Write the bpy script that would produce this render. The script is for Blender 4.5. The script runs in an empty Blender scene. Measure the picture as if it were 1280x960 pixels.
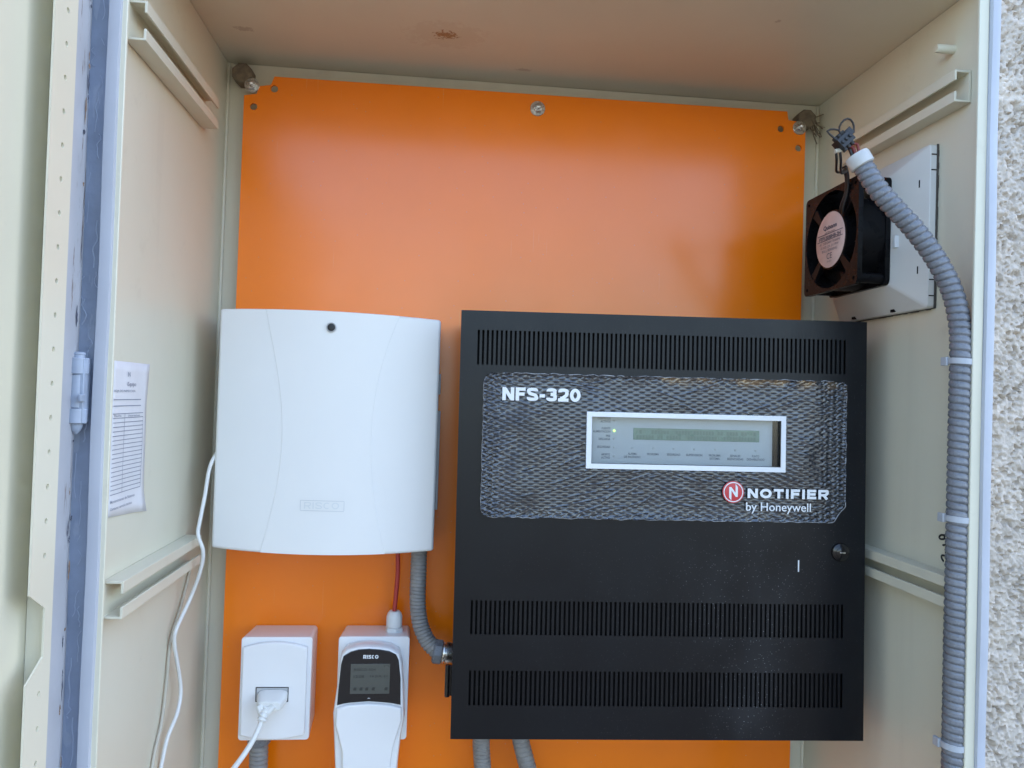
import bpy, bmesh, math, random
import numpy as np
from mathutils import Vector, Matrix
from mathutils.geometry import tessellate_polygon

random.seed(7)
RNG = np.random.default_rng(11)
R = math.radians
scene = bpy.context.scene
COL = scene.collection

# ---------------------------------------------------------------- camera
cam_d = bpy.data.cameras.new("camera")
cam_d.sensor_width = 36.0
cam_d.lens = 956.64 / 1280 * 36.0
cam_d.clip_start = 0.02
cam_d.clip_end = 500
cam = bpy.data.objects.new("camera", cam_d)
COL.objects.link(cam)
yaw, pitch, roll = 0.1012, 0.0189, 0.0320
fwd = Vector((math.sin(yaw) * math.cos(pitch), math.cos(yaw) * math.cos(pitch), math.sin(pitch)))
rt = Vector((math.cos(yaw), -math.sin(yaw), 0))
up = rt.cross(fwd)
rt2 = rt * math.cos(roll) + up * math.sin(roll)
up2 = up * math.cos(roll) - rt * math.sin(roll)
m3 = Matrix((rt2, up2, -fwd)).transposed()
cam.matrix_world = Matrix.Translation((-0.1213, -1.0152, 0.778)) @ m3.to_4x4()
scene.camera = cam

# ---------------------------------------------------------------- sky, sun, exposure
SUN_EL, SUN_AZ = 48.0, 66.0        # sun stands behind the wall (azimuth from +Y towards +X)
world = bpy.data.worlds.new("World")
scene.world = world
world.use_nodes = True
wn = world.node_tree
bg = wn.nodes["Background"]
sky = wn.nodes.new("ShaderNodeTexSky")
sky.sky_type = 'NISHITA'
sky.sun_disc = False
sky.sun_elevation = R(SUN_EL)
sky.sun_rotation = R(SUN_AZ)
sky.air_density = 1.0
sky.dust_density = 1.4
sky.ozone_density = 1.0
wn.links.new(sky.outputs[0], bg.inputs[0])
bg.inputs[1].default_value = 0.15
sun_d = bpy.data.lights.new("sun", 'SUN')
sun_d.energy = 4.0
sun_d.angle = R(0.5)
sun_d.color = (1.0, 0.95, 0.87)
sun = bpy.data.objects.new("sun", sun_d)
COL.objects.link(sun)
to_sun = Vector((math.sin(R(SUN_AZ)) * math.cos(R(SUN_EL)), math.cos(R(SUN_AZ)) * math.cos(R(SUN_EL)), math.sin(R(SUN_EL))))
sun.rotation_euler = to_sun.to_track_quat('Z', 'Y').to_euler()
scene.view_settings.view_transform = 'Standard'
scene.view_settings.look = 'None'
scene.view_settings.gamma = 1.0
scene.view_settings.exposure = 2.35
scene.view_settings.use_curve_mapping = False
scene.render.engine = 'CYCLES'
scene.cycles.use_denoising = True
scene.cycles.max_bounces = 10
scene.cycles.diffuse_bounces = 6
scene.cycles.glossy_bounces = 4
scene.cycles.sample_clamp_indirect = 6.0


# ---------------------------------------------------------------- materials
class NT:
    def __init__(s, m):
        s.t = m.node_tree
        s.b = s.t.nodes["Principled BSDF"]

    def n(s, kind, **kw):
        o = s.t.nodes.new(kind)
        for k, v in kw.items():
            if k in o.inputs:
                o.inputs[k].default_value = v
            else:
                setattr(o, k, v)
        return o

    def l(s, a, b):
        s.t.links.new(a, b)

    def coord(s, which="Object", scale=(1, 1, 1)):
        tc = s.n("ShaderNodeTexCoord")
        mp = s.n("ShaderNodeMapping")
        mp.inputs["Scale"].default_value = scale
        s.l(tc.outputs[which], mp.inputs["Vector"])
        return mp.outputs["Vector"]

    def noise(s, vec, scale, detail=4.0, rough=0.55):
        o = s.n("ShaderNodeTexNoise", Scale=scale, Detail=detail, Roughness=rough)
        s.l(vec, o.inputs["Vector"])
        return o.outputs["Fac"]

    def ramp(s, fac, a, b, ca=(0, 0, 0, 1), cb=(1, 1, 1, 1)):
        o = s.n("ShaderNodeValToRGB")
        o.color_ramp.elements[0].position = a
        o.color_ramp.elements[1].position = b
        o.color_ramp.elements[0].color = ca
        o.color_ramp.elements[1].color = cb
        s.l(fac, o.inputs["Fac"])
        return o.outputs["Color"]

    def mix(s, fac, a, b, mode='MIX'):
        o = s.n("ShaderNodeMix", data_type='RGBA', blend_type=mode)
        for i, v in ((0, fac), (6, a), (7, b)):
            if hasattr(v, "node"):
                s.l(v, o.inputs[i])
            else:
                o.inputs[i].default_value = v
        return o.outputs[2]

    def math(s, op, a, b=0.0):
        o = s.n("ShaderNodeMath", operation=op)
        for i, v in ((0, a), (1, b)):
            if hasattr(v, "node"):
                s.l(v, o.inputs[i])
            else:
                o.inputs[i].default_value = v
        return o.outputs[0]

    def bump(s, height, strength, dist):
        o = s.n("ShaderNodeBump", Strength=strength, Distance=dist)
        s.l(height, o.inputs["Height"])
        s.l(o.outputs["Normal"], s.b.inputs["Normal"])


def c4(c):
    return (c[0], c[1], c[2], 1.0)


MATS = {}


def mat(name, color, rough=0.5, metal=0.0, var=0.06, vscale=9.0, bump=0.0, bscale=400.0, bdist=0.0004, coat=0.0, rvar=0.08, spec=0.5):
    m = bpy.data.materials.new(name)
    m.use_nodes = True
    t = NT(m)
    t.b.inputs["Metallic"].default_value = metal
    t.b.inputs["Specular IOR Level"].default_value = spec
    t.b.inputs["Coat Weight"].default_value = coat
    t.b.inputs["Coat Roughness"].default_value = 0.1
    v = t.coord()
    f = t.noise(v, vscale, 5.0)
    dark = tuple(x * (1 - 2 * var) for x in color)
    lite = tuple(min(1, x * (1 + var)) for x in color)
    t.l(t.ramp(f, 0.3, 0.7, c4(dark), c4(lite)), t.b.inputs["Base Color"])
    rr = t.ramp(t.noise(v, vscale * 2.3, 6.0), 0.3, 0.7, c4((max(0, rough - rvar),) * 3), c4((min(1, rough + rvar),) * 3))
    t.l(rr, t.b.inputs["Roughness"])
    if bump > 0:
        t.bump(t.noise(v, bscale, 3.0), bump, bdist)
    MATS[name] = m
    return m


def basecolor_link(t):
    return t.b.inputs["Base Color"].links[0].from_socket


BEIGE = (0.69, 0.66, 0.525)
mat("white_plastic", (0.80, 0.80, 0.78), 0.32, var=0.006, bump=0.03, bscale=900, rvar=0.02)
mat("white_gloss", (0.80, 0.80, 0.80), 0.25, var=0.006, rvar=0.02)
mat("grey_plastic", (0.50, 0.51, 0.52), 0.4, var=0.04)
mat("badge_line", (0.62, 0.64, 0.65), 0.4)
mat("housing_grey", (0.64, 0.64, 0.61), 0.35, var=0.03)
mat("hinge_paint", (0.36, 0.42, 0.52), 0.4, var=0.06, vscale=60)
mat("form_ink", (0.24, 0.26, 0.33), 0.6)
mat("chip_dark", (0.09, 0.10, 0.14), 0.7, var=0.2, vscale=200)
mat("chip_rust", (0.30, 0.19, 0.11), 0.8, var=0.25, vscale=200)
mat("glue_trace", (0.46, 0.53, 0.66), 0.45)
mat("collar_grey", (0.54, 0.54, 0.52), 0.45, var=0.05, vscale=80)
mat("tie_nylon", (0.42, 0.45, 0.49), 0.4, var=0.03)
mat("film_edge_glint", (0.30, 0.31, 0.33), 0.2, var=0.3, vscale=60)
mat("white_nylon", (0.72, 0.74, 0.74), 0.4, var=0.03)
mat("grille_dark", (0.004, 0.004, 0.005), 0.7, spec=0.15)
mat("fan_black", (0.006, 0.006, 0.007), 0.30, var=0.1, vscale=30, rvar=0.1, spec=0.12)
mat("cable_black", (0.015, 0.015, 0.016), 0.45)
mat("cable_white", (0.74, 0.74, 0.71), 0.45, var=0.03)
mat("cable_beige", (0.50, 0.46, 0.37), 0.5)
mat("wire_maroon", (0.20, 0.03, 0.025), 0.5)
mat("cable_red", (0.43, 0.04, 0.035), 0.42)
mat("conduit_grey", (0.17, 0.18, 0.20), 0.27, var=0.08, vscale=60, bump=0.1, bscale=700)
mat("conduit_warm", (0.26, 0.255, 0.25), 0.5, var=0.1, vscale=60, bump=0.1, bscale=700)
mat("steel", (0.58, 0.56, 0.53), 0.28, metal=1.0, var=0.12, vscale=90)
mat("boss_brown", (0.20, 0.155, 0.105), 0.75, var=0.2, vscale=120, bump=0.4, bscale=500)
mat("ink", (0.10, 0.11, 0.15), 0.6)
mat("marker", (0.012, 0.013, 0.015), 0.5)
mat("lettering_white", (0.80, 0.82, 0.84), 0.4, var=0.02)
mat("label_pink", (0.66, 0.52, 0.49), 0.45, var=0.05, vscale=60)
mat("logo_red", (0.62, 0.05, 0.06), 0.35)
mat("lcd_green", (0.20, 0.34, 0.28), 0.3, var=0.06, vscale=60)
mat("lcd_segment", (0.16, 0.27, 0.23), 0.35)
mat("display_grey", (0.60, 0.66, 0.70), 0.4, var=0.03)
mat("display_text", (0.16, 0.20, 0.26), 0.5)
mat("keypad_glass", (0.012, 0.013, 0.016), 0.12, var=0.05, rvar=0.02)
mat("keypad_lcd", (0.085, 0.09, 0.08), 0.3, var=0.04)
mat("keypad_ink", (0.030, 0.032, 0.03), 0.4)
mat("sealant", (0.07, 0.062, 0.052), 0.7, var=0.2, vscale=200, bump=0.5, bscale=300)
mat("lock_black", (0.008, 0.008, 0.009), 0.22)
mat("ground_concrete", (0.055, 0.047, 0.038), 0.9, var=0.12, vscale=1.5, bump=0.3, bscale=40, bdist=0.004)

# cabinet paint: beige inside, with faint handling dirt and orange peel
m = mat("beige_paint", BEIGE, 0.42, var=0.03, vscale=3.5, bump=0.08, bscale=350)
t = NT(m)
v = t.coord()
dirt = t.ramp(t.noise(v, 16, 8, 0.75), 0.58, 0.80)
drip = t.ramp(t.noise(t.coord(scale=(26, 26, 1.6)), 1.0, 5, 0.6), 0.60, 0.85)
base = t.mix(t.math('MULTIPLY', dirt, 0.35), basecolor_link(t), c4((0.42, 0.38, 0.29)))
base = t.mix(t.math('MULTIPLY', drip, 0.22), base, c4((0.42, 0.39, 0.32)))
t.l(base, t.b.inputs["Base Color"])

# ceiling: the same paint with a chipped rusty patch and a few specks
m = mat("ceiling_paint", BEIGE, 0.40, var=0.05, vscale=3.0, bump=0.08, bscale=350)
t = NT(m)
geo = t.n("ShaderNodeNewGeometry")


def spot(t, centre, radius, nscale, lo, hi, stretch=(1, 1, 1)):
    mp = t.n("ShaderNodeMapping")
    mp.vector_type = 'POINT'
    mp.inputs["Location"].default_value = tuple(-centre[i] * stretch[i] for i in range(3))
    mp.inputs["Scale"].default_value = stretch
    t.l(geo.outputs["Position"], mp.inputs["Vector"])
    ln = t.n("ShaderNodeVectorMath", operation='LENGTH')
    t.l(mp.outputs["Vector"], ln.inputs[0])
    d = t.math('DIVIDE', ln.outputs["Value"], radius)
    nz = t.noise(geo.outputs["Position"], nscale, 6, 0.7)
    s = t.math('ADD', d, t.math('MULTIPLY', t.math('SUBTRACT', nz, 0.5), 2.6))
    return t.ramp(s, lo, hi, (1, 1, 1, 1), (0, 0, 0, 1))


base = basecolor_link(t)
halo = spot(t, (-0.121, -0.1228, 1.2), 0.034, 90, 0.75, 1.05, (0.7, 1, 1))
rust = spot(t, (-0.121, -0.1228, 1.2), 0.017, 210, 0.35, 0.55, (0.7, 1, 1))
spk1 = spot(t, (-0.357, -0.0987, 1.2), 0.007, 260, 0.6, 0.8, (0.5, 1, 1))
spk2 = spot(t, (-0.02, -0.045, 1.2), 0.0055, 260, 0.5, 0.8, (0.4, 1, 1))
spk3 = spot(t, (0.24, -0.2167, 1.2), 0.004, 300, 0.6, 0.8)
base = t.mix(t.math('MULTIPLY', halo, 0.22), base, c4((0.50, 0.40, 0.28)))
base = t.mix(t.math('MULTIPLY', rust, 0.9), base, t.mix(t.noise(geo.outputs["Position"], 300, 3), c4((0.12, 0.05, 0.015)), c4((0.50, 0.27, 0.09))))
for s_ in (spk1, spk2, spk3):
    base = t.mix(t.math('MULTIPLY', s_, 0.35), base, c4((0.20, 0.11, 0.05)))
t.l(base, t.b.inputs["Base Color"])

# exterior paint of the rim and the door edge: light grey-blue, worn
m = mat("rim_paint", (0.47, 0.495, 0.55), 0.4, var=0.04, vscale=12, bump=0.1, bscale=250)
m = mat("rim_paint_worn", (0.46, 0.48, 0.52), 0.45, var=0.06, vscale=14, bump=0.2, bscale=200)
t = NT(m)
chip = t.ramp(t.noise(t.coord(scale=(150, 150, 14)), 1.0, 6, 0.7), 0.57, 0.62)
chip2 = t.ramp(t.noise(t.coord(scale=(70, 70, 3.2)), 1.0, 3, 0.5), 0.50, 0.56)
k = t.math('MULTIPLY', chip, chip2)
base = t.mix(k, basecolor_link(t), t.mix(t.noise(t.coord(), 90, 2), c4((0.05, 0.055, 0.08)), c4((0.30, 0.20, 0.13))))
t.l(base, t.b.inputs["Base Color"])
m = mat("gutter_paint", (0.35, 0.41, 0.54), 0.42, var=0.1, vscale=25, bump=0.35, bscale=120, bdist=0.0015)
t = NT(m)
sq = t.ramp(t.noise(t.coord(scale=(90, 90, 22)), 1.0, 3, 0.5), 0.60, 0.63)
base = t.mix(t.math('MULTIPLY', sq, 0.25), basecolor_link(t), c4((0.55, 0.60, 0.68)))
rs = t.ramp(t.noise(t.coord(scale=(60, 60, 25)), 1.3, 5, 0.7), 0.71, 0.75)
base = t.mix(t.math('MULTIPLY', rs, 0.8), base, c4((0.16, 0.13, 0.10)))
t.l(base, t.b.inputs["Base Color"])

# orange plate
m = mat("orange_paint", (0.95, 0.212, 0.001), 0.21, var=0.025, vscale=5, bump=0.04, bscale=260, bdist=0.0003, rvar=0.035, spec=0.45, coat=0.35)
t = NT(m)
sm = t.ramp(t.noise(t.coord(scale=(9, 9, 2.2)), 1.0, 5, 0.6), 0.55, 0.8)
rr = t.b.inputs["Roughness"].links[0].from_socket
ro = t.mix(t.math('MULTIPLY', sm, 0.5), rr, c4((0.33, 0.33, 0.33)))
t.l(ro, t.b.inputs["Roughness"])
t.l(ro, t.b.inputs["Coat Roughness"])
vo = t.n("ShaderNodeTexVoronoi", Scale=110.0)
t.l(t.coord(), vo.inputs["Vector"])
sp_ = t.n("ShaderNodeSeparateColor")
t.l(vo.outputs["Color"], sp_.inputs[0])
fleck = t.math('MULTIPLY', t.ramp(vo.outputs["Distance"], 0.05, 0.10, (1, 1, 1, 1), (0, 0, 0, 1)), t.ramp(sp_.outputs[1], 0.88, 0.95))
scr = t.ramp(t.noise(t.coord(scale=(300, 300, 9)), 1.0, 2, 0.4), 0.735, 0.75)
base = t.mix(t.math('MULTIPLY', fleck, 0.35), basecolor_link(t), c4((0.55, 0.40, 0.30)))
base = t.mix(t.math('MULTIPLY', scr, 0.25), base, c4((0.95, 0.42, 0.12)))
t.l(base, t.b.inputs["Base Color"])

# black powder coat with dust specks
m = mat("black_powder", (0.0045, 0.0058, 0.0085), 0.32, var=0.08, vscale=6, bump=0.22, bscale=1500, bdist=0.0003, rvar=0.05, spec=0.3)
t = NT(m)
v = t.coord()
vor = t.n("ShaderNodeTexVoronoi", Scale=620.0)
t.l(v, vor.inputs["Vector"])
dot = t.ramp(vor.outputs["Distance"], 0.16, 0.30, (1, 1, 1, 1), (0, 0, 0, 1))
sep = t.n("ShaderNodeSeparateColor")
t.l(vor.outputs["Color"], sep.inputs[0])
rare = t.ramp(sep.outputs[0], 0.80, 0.98)
patch = t.ramp(t.noise(t.coord(scale=(1, 1, 0.6)), 7.5, 3, 0.5), 0.46, 0.68)
sx = t.n("ShaderNodeSeparateXYZ")
t.l(v, sx.inputs[0])
side = t.math('MULTIPLY', t.ramp(sx.outputs[0], -0.05, 0.09), t.ramp(sx.outputs[0], 0.10, 0.2, (1, 1, 1, 1), (0, 0, 0, 1)))
low = t.ramp(sx.outputs[2], -0.02, 0.04, (1, 1, 1, 1), (0, 0, 0, 1))
amount = t.math('ADD', t.math('MULTIPLY', t.math('MULTIPLY', side, low), 0.8), 0.10)
dust = t.math('MULTIPLY', t.math('MULTIPLY', dot, rare), t.math('MULTIPLY', amount, t.math('ADD', patch, 0.25)))
base = t.mix(t.math('MINIMUM', t.math('MULTIPLY', dust, 1.1), 1.0), basecolor_link(t), c4((0.42, 0.43, 0.45)))
film = t.math('MULTIPLY', t.math('MULTIPLY', t.math('MULTIPLY', side, low), patch), 0.06)
base = t.mix(film, base, c4((0.35, 0.36, 0.38)))
t.l(base, t.b.inputs["Base Color"])

# embossed overlay film with printed dashes (colour attribute "dash")
m = mat("overlay_film", (0.085, 0.091, 0.103), 0.17, metal=0.6, var=0.1, vscale=30, bump=0.1, bscale=500, coat=0.3)
t = NT(m)
at = t.n("ShaderNodeAttribute")
at.attribute_name = "dash"
base = t.mix(at.outputs["Fac"], basecolor_link(t), c4((0.010, 0.010, 0.013)))
at2 = t.n("ShaderNodeAttribute")
at2.attribute_name = "glue"
base = t.mix(at2.outputs["Fac"], base, c4((0.20, 0.14, 0.08)))
t.l(base, t.b.inputs["Base Color"])

# roughcast render
m = mat("roughcast", (0.60, 0.53, 0.455), 0.92, var=0.10, vscale=25, bump=0.6, bscale=380, bdist=0.0018, spec=0.2)
t = NT(m)
pit = t.ramp(t.noise(t.coord(), 170, 5, 0.7), 0.60, 0.72)
base = t.mix(t.math('MULTIPLY', pit, 0.55), basecolor_link(t), c4((0.22, 0.195, 0.175)))
t.l(base, t.b.inputs["Base Color"])

# paper
m = mat("paper", (0.74, 0.74, 0.76), 0.7, var=0.03, vscale=40, bump=0.15, bscale=60, bdist=0.001)

# window pane and green indicator
m = bpy.data.materials.new("clear_pane")
m.use_nodes = True
t = m.node_tree
for n_ in list(t.nodes):
    t.nodes.remove(n_)
o_ = t.nodes.new("ShaderNodeOutputMaterial")
mx = t.nodes.new("ShaderNodeMixShader")
tr = t.nodes.new("ShaderNodeBsdfTransparent")
tr.inputs[0].default_value = (0.93, 0.95, 0.96, 1)
gl = t.nodes.new("ShaderNodeBsdfGlossy")
gl.inputs["Roughness"].default_value = 0.12
fr = t.nodes.new("ShaderNodeFresnel")
fr.inputs[0].default_value = 1.5
t.links.new(fr.outputs[0], mx.inputs[0])
t.links.new(tr.outputs[0], mx.inputs[1])
t.links.new(gl.outputs[0], mx.inputs[2])
t.links.new(mx.outputs[0], o_.inputs[0])
MATS["clear_pane"] = m
m = mat("led_green", (0.35, 0.6, 0.15), 0.3)
m.node_tree.nodes["Principled BSDF"].inputs["Emission Color"].default_value = (0.45, 0.95, 0.15, 1)
m.node_tree.nodes["Principled BSDF"].inputs["Emission Strength"].default_value = 0.7
mat("led_off", (0.62, 0.66, 0.68), 0.3)


# ---------------------------------------------------------------- geometry helpers
class G:
    def __init__(s):
        s.v = []
        s.f = []

    def add(s, v, f):
        o = len(s.v)
        s.v += [tuple(p) for p in v]
        s.f += [tuple(i + o for i in q) for q in f]
        return s

    def box(s, x0, x1, y0, y1, z0, z1):
        x0, x1 = sorted((x0, x1)); y0, y1 = sorted((y0, y1)); z0, z1 = sorted((z0, z1))
        v = [(x0, y0, z0), (x1, y0, z0), (x1, y1, z0), (x0, y1, z0), (x0, y0, z1), (x1, y0, z1), (x1, y1, z1), (x0, y1, z1)]
        return s.add(v, [(0, 3, 2, 1), (4, 5, 6, 7), (0, 1, 5, 4), (1, 2, 6, 5), (2, 3, 7, 6), (3, 0, 4, 7)])

    def loft(s, loops, cap0=True, cap1=True):
        """closed loops of equal length joined one to the next"""
        n = len(loops[0])
        o = len(s.v)
        for lp in loops:
            s.v += [tuple(p) for p in lp]
        for i in range(len(loops) - 1):
            for j in range(n):
                a = o + i * n + j; b = o + i * n + (j + 1) % n
                s.f.append((a, b, b + n, a + n))
        if cap0:
            s.f.append(tuple(o + j for j in reversed(range(n))))
        if cap1:
            s.f.append(tuple(o + (len(loops) - 1) * n + j for j in range(n)))
        return s

    def cyl(s, p, axis, r, length, n=24, r2=None):
        """cylinder from p along the vector axis"""
        a = Vector(axis).normalized()
        u = a.orthogonal().normalized(); w = a.cross(u)
        p = Vector(p)
        lo = [p + (u * math.cos(2 * math.pi * i / n) + w * math.sin(2 * math.pi * i / n)) * r for i in range(n)]
        rr = r if r2 is None else r2
        hi = [p + a * length + (u * math.cos(2 * math.pi * i / n) + w * math.sin(2 * math.pi * i / n)) * rr for i in range(n)]
        return s.loft([lo, hi])

    def lathe(s, p, axis, prof, n=28):
        """prof: (distance along axis, radius)"""
        a = Vector(axis).normalized()
        u = a.orthogonal().normalized(); w = a.cross(u)
        p = Vector(p)
        return s.loft([[p + a * d + (u * math.cos(2 * math.pi * i / n) + w * math.sin(2 * math.pi * i / n)) * max(r, 1e-5) for i in range(n)] for d, r in prof])

    def plate(s, outer, holes, place):
        """flat polygon with holes (2D points), placed with place(u, v)"""
        polys = [[Vector((a, b, 0)) for a, b in outer]] + [[Vector((a, b, 0)) for a, b in h] for h in holes]
        tris = tessellate_polygon(polys)
        pts = [p for q in polys for p in q]
        return s.add([place(p.x, p.y) for p in pts], [tuple(q) for q in tris])


def circle2(cx, cy, r, n=20):
    return [(cx + r * math.cos(2 * math.pi * i / n), cy + r * math.sin(2 * math.pi * i / n)) for i in range(n)]


def rrect(x0, x1, y0, y1, r, n=5):
    pts = []
    for cx, cy, a0 in ((x1 - r, y1 - r, 0), (x0 + r, y1 - r, 90), (x0 + r, y0 + r, 180), (x1 - r, y0 + r, 270)):
        for i in range(n + 1):
            a = R(a0 + 90 * i / n)
            pts.append((cx + r * math.cos(a), cy + r * math.sin(a)))
    return pts


def smooth_path(pts, step=0.002):
    """Catmull-Rom through pts, resampled evenly"""
    P = np.array(pts, float)
    P = np.vstack([2 * P[0] - P[1], P, 2 * P[-1] - P[-2]])
    out = []
    for i in range(1, len(P) - 2):
        a, b, c, d = P[i - 1:i + 3]
        for k in range(24):
            q = k / 24
            out.append(0.5 * (2 * b + (c - a) * q + (2 * a - 5 * b + 4 * c - d) * q * q + (3 * b - a - 3 * c + d) * q ** 3))
    out.append(P[-2])
    out = np.array(out)
    L = np.concatenate([[0], np.cumsum(np.linalg.norm(np.diff(out, axis=0), axis=1))])
    n = max(2, int(L[-1] / step))
    q = np.linspace(0, L[-1], n + 1)
    return np.stack([np.interp(q, L, out[:, k]) for k in range(3)], 1), q


def tube(g, pts, r, step=0.004, n=10, pitch=0.0, groove=0.0, flat=None):
    """round tube along a smooth path; pitch and groove make it a spiral conduit"""
    P, q = smooth_path(pts, pitch / 9 if pitch else step)
    T = np.gradient(P, axis=0)
    T /= np.linalg.norm(T, axis=1)[:, None]
    u = Vector(T[0]).orthogonal().normalized()
    loops = []
    for i in range(len(P)):
        t_ = Vector(T[i])
        u = (u - t_ * u.dot(t_)).normalized()
        w = t_.cross(u)
        lp = []
        for j in range(n):
            a = 2 * math.pi * j / n
            rr = r
            if pitch:
                ph = (q[i] / pitch + j / n) % 1.0
                rr = r - groove * math.exp(-((ph - 0.5) / 0.13) ** 2) - groove * 0.25 * ph
            lp.append(Vector(P[i]) + (u * math.cos(a) + w * math.sin(a)) * rr)
        loops.append(lp)
    return g.loft(loops)


OFF = {}


def tag(o, label=None, cat=None, group=None, kind=None):
    for k, v_ in (("label", label), ("category", cat), ("group", group), ("kind", kind)):
        if v_:
            o[k] = v_
    return o


def thing(name, loc, label, cat, group=None):
    o = bpy.data.objects.new(name, None)
    o.empty_display_size = 0.05
    COL.objects.link(o)
    o.location = loc
    OFF[o.name] = Vector(loc)
    return tag(o, label, cat, group)


def build(name, g, material, parent=None, base=None, local=False, smooth=35, bevel=0.0, seg=2, solid=0.0, fixnormals=True):
    """one mesh object; g holds world coordinates unless local"""
    if parent is not None:
        off = Vector((0, 0, 0)) if local else OFF[parent.name]
    else:
        off = Vector(base) if base is not None else Vector((0, 0, 0))
    me = bpy.data.meshes.new(name)
    me.from_pydata([tuple(Vector(p) - off) for p in g.v], [], g.f)
    if fixnormals:
        bm = bmesh.new()
        bm.from_mesh(me)
        bmesh.ops.recalc_face_normals(bm, faces=bm.faces)
        bm.to_mesh(me)
        bm.free()
    me.materials.append(MATS[material])
    if smooth:
        me.shade_smooth()
        me.set_sharp_from_angle(angle=R(smooth))
    o = bpy.data.objects.new(name, me)
    COL.objects.link(o)
    if parent is not None:
        o.parent = parent
        OFF[o.name] = OFF[parent.name]
    else:
        o.location = off
        OFF[o.name] = off
    if solid:
        md = o.modifiers.new("thickness", 'SOLIDIFY')
        md.thickness = solid
        md.offset = 1.0
    if bevel:
        md = o.modifiers.new("edges", 'BEVEL')
        md.width = bevel
        md.segments = seg
        md.limit_method = 'ANGLE'
        md.angle_limit = R(40)
    return o


_dg = None


def text_geo(s, box, place, bold=0.0, depth=0.0003):
    """lettering fitted into box (u0, u1, v0, v1) and placed by place(u, v, h)"""
    cu = bpy.data.curves.new("txt", 'FONT')
    cu.body = s
    cu.size = 1.0
    cu.offset = bold
    cu.resolution_u = 3
    cu.fill_mode = 'FRONT'
    ob = bpy.data.objects.new("txt", cu)
    COL.objects.link(ob)
    dg = bpy.context.evaluated_depsgraph_get()
    me = bpy.data.meshes.new_from_object(ob.evaluated_get(dg))
    vs = [v_.co.copy() for v_ in me.vertices]
    fs = [tuple(p.vertices) for p in me.polygons]
    bpy.data.objects.remove(ob)
    bpy.data.curves.remove(cu)
    bpy.data.meshes.remove(me)
    xs = [p.x for p in vs]; ys = [p.y for p in vs]
    u0, u1, v0, v1 = box
    su = (u1 - u0) / (max(xs) - min(xs)); sv = (v1 - v0) / (max(ys) - min(ys))
    mu, mv = min(xs), min(ys)
    g = G()
    g.add([place(u0 + (p.x - mu) * su, v0 + (p.y - mv) * sv, depth) for p in vs], fs)
    return g


def stroke_glyph(ch, w, t):
    h = t / 2
    sm = lambda P: [tuple(p[:2]) for p in smooth_path([(a, b, 0) for a, b in P], 0.05)[0]]
    if ch == 'N':
        return [[(h, 0), (h, 1)], [(t * .75, 1 - t * .42), (w - t * .75, t * .42)], [(w - h, 0), (w - h, 1)]]
    if ch == 'F':
        return [[(h, 0), (h, 1)], [(t, 1 - h), (w, 1 - h)], [(t, .50), (w * .9, .50)]]
    if ch == 'E':
        return [[(h, 0), (h, 1)], [(t, 1 - h), (w, 1 - h)], [(t, .51), (w * .93, .51)], [(t, h), (w, h)]]
    if ch == 'I':
        return [[(w / 2, 0), (w / 2, 1)]]
    if ch == 'T':
        return [[(0, 1 - h), (w, 1 - h)], [(w / 2, 0), (w / 2, 1 - t)]]
    if ch == '-':
        return [[(0, .40), (w, .40)]]
    if ch in 'O0':
        return [[(w / 2 + (w / 2 - h) * math.cos(2 * math.pi * i / 32), .5 + (.5 - h) * math.sin(2 * math.pi * i / 32)) for i in range(33)]]
    if ch == 'C':
        return [[(w / 2 + (w / 2 - h) * math.cos(R(a)), .5 + (.5 - h) * math.sin(R(a))) for a in range(48, 314, 10)]]
    if ch == 'S':
        return [sm([(w - h * 1.05, .73), (w * .80, 1 - h * 1.25), (w * .5, 1 - h), (w * .2, 1 - h * 1.3), (h, .74), (w * .28, .57), (w * .72, .44), (w - h, .27), (w * .82, h * 1.35), (w * .5, h), (w * .18, h * 1.3), (h * .95, .28)])]
    if ch == '3':
        return [sm([(h * 1.1, .75), (w * .22, 1 - h * 1.3), (w * .52, 1 - h), (w * .82, 1 - h * 1.4), (w - h * 1.2, .75), (w * .78, .58), (w * .42, .53)]),
                sm([(w * .42, .53), (w * .80, .47), (w - h, .28), (w * .82, h * 1.4), (w * .5, h), (w * .2, h * 1.3), (h * .95, .28)])]
    if ch == '2':
        return [sm([(h * 1.05, .70), (w * .2, 1 - h * 1.4), (w * .52, 1 - h), (w * .84, 1 - h * 1.5), (w - h, .72), (w * .80, .50), (w * .45, .28), (w * .2, t)]), [(0, h), (w, h)]]
    if ch == 'R':
        return [[(h, 0), (h, 1)], sm([(t, 1 - h), (w * .62, 1 - h), (w - h * 1.05, .86), (w - h * 1.05, .60), (w * .62, .42 + h * .2), (t, .42 + h * .2)]), [(w * .52, .44), (w - h, 0)]]
    return []


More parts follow.
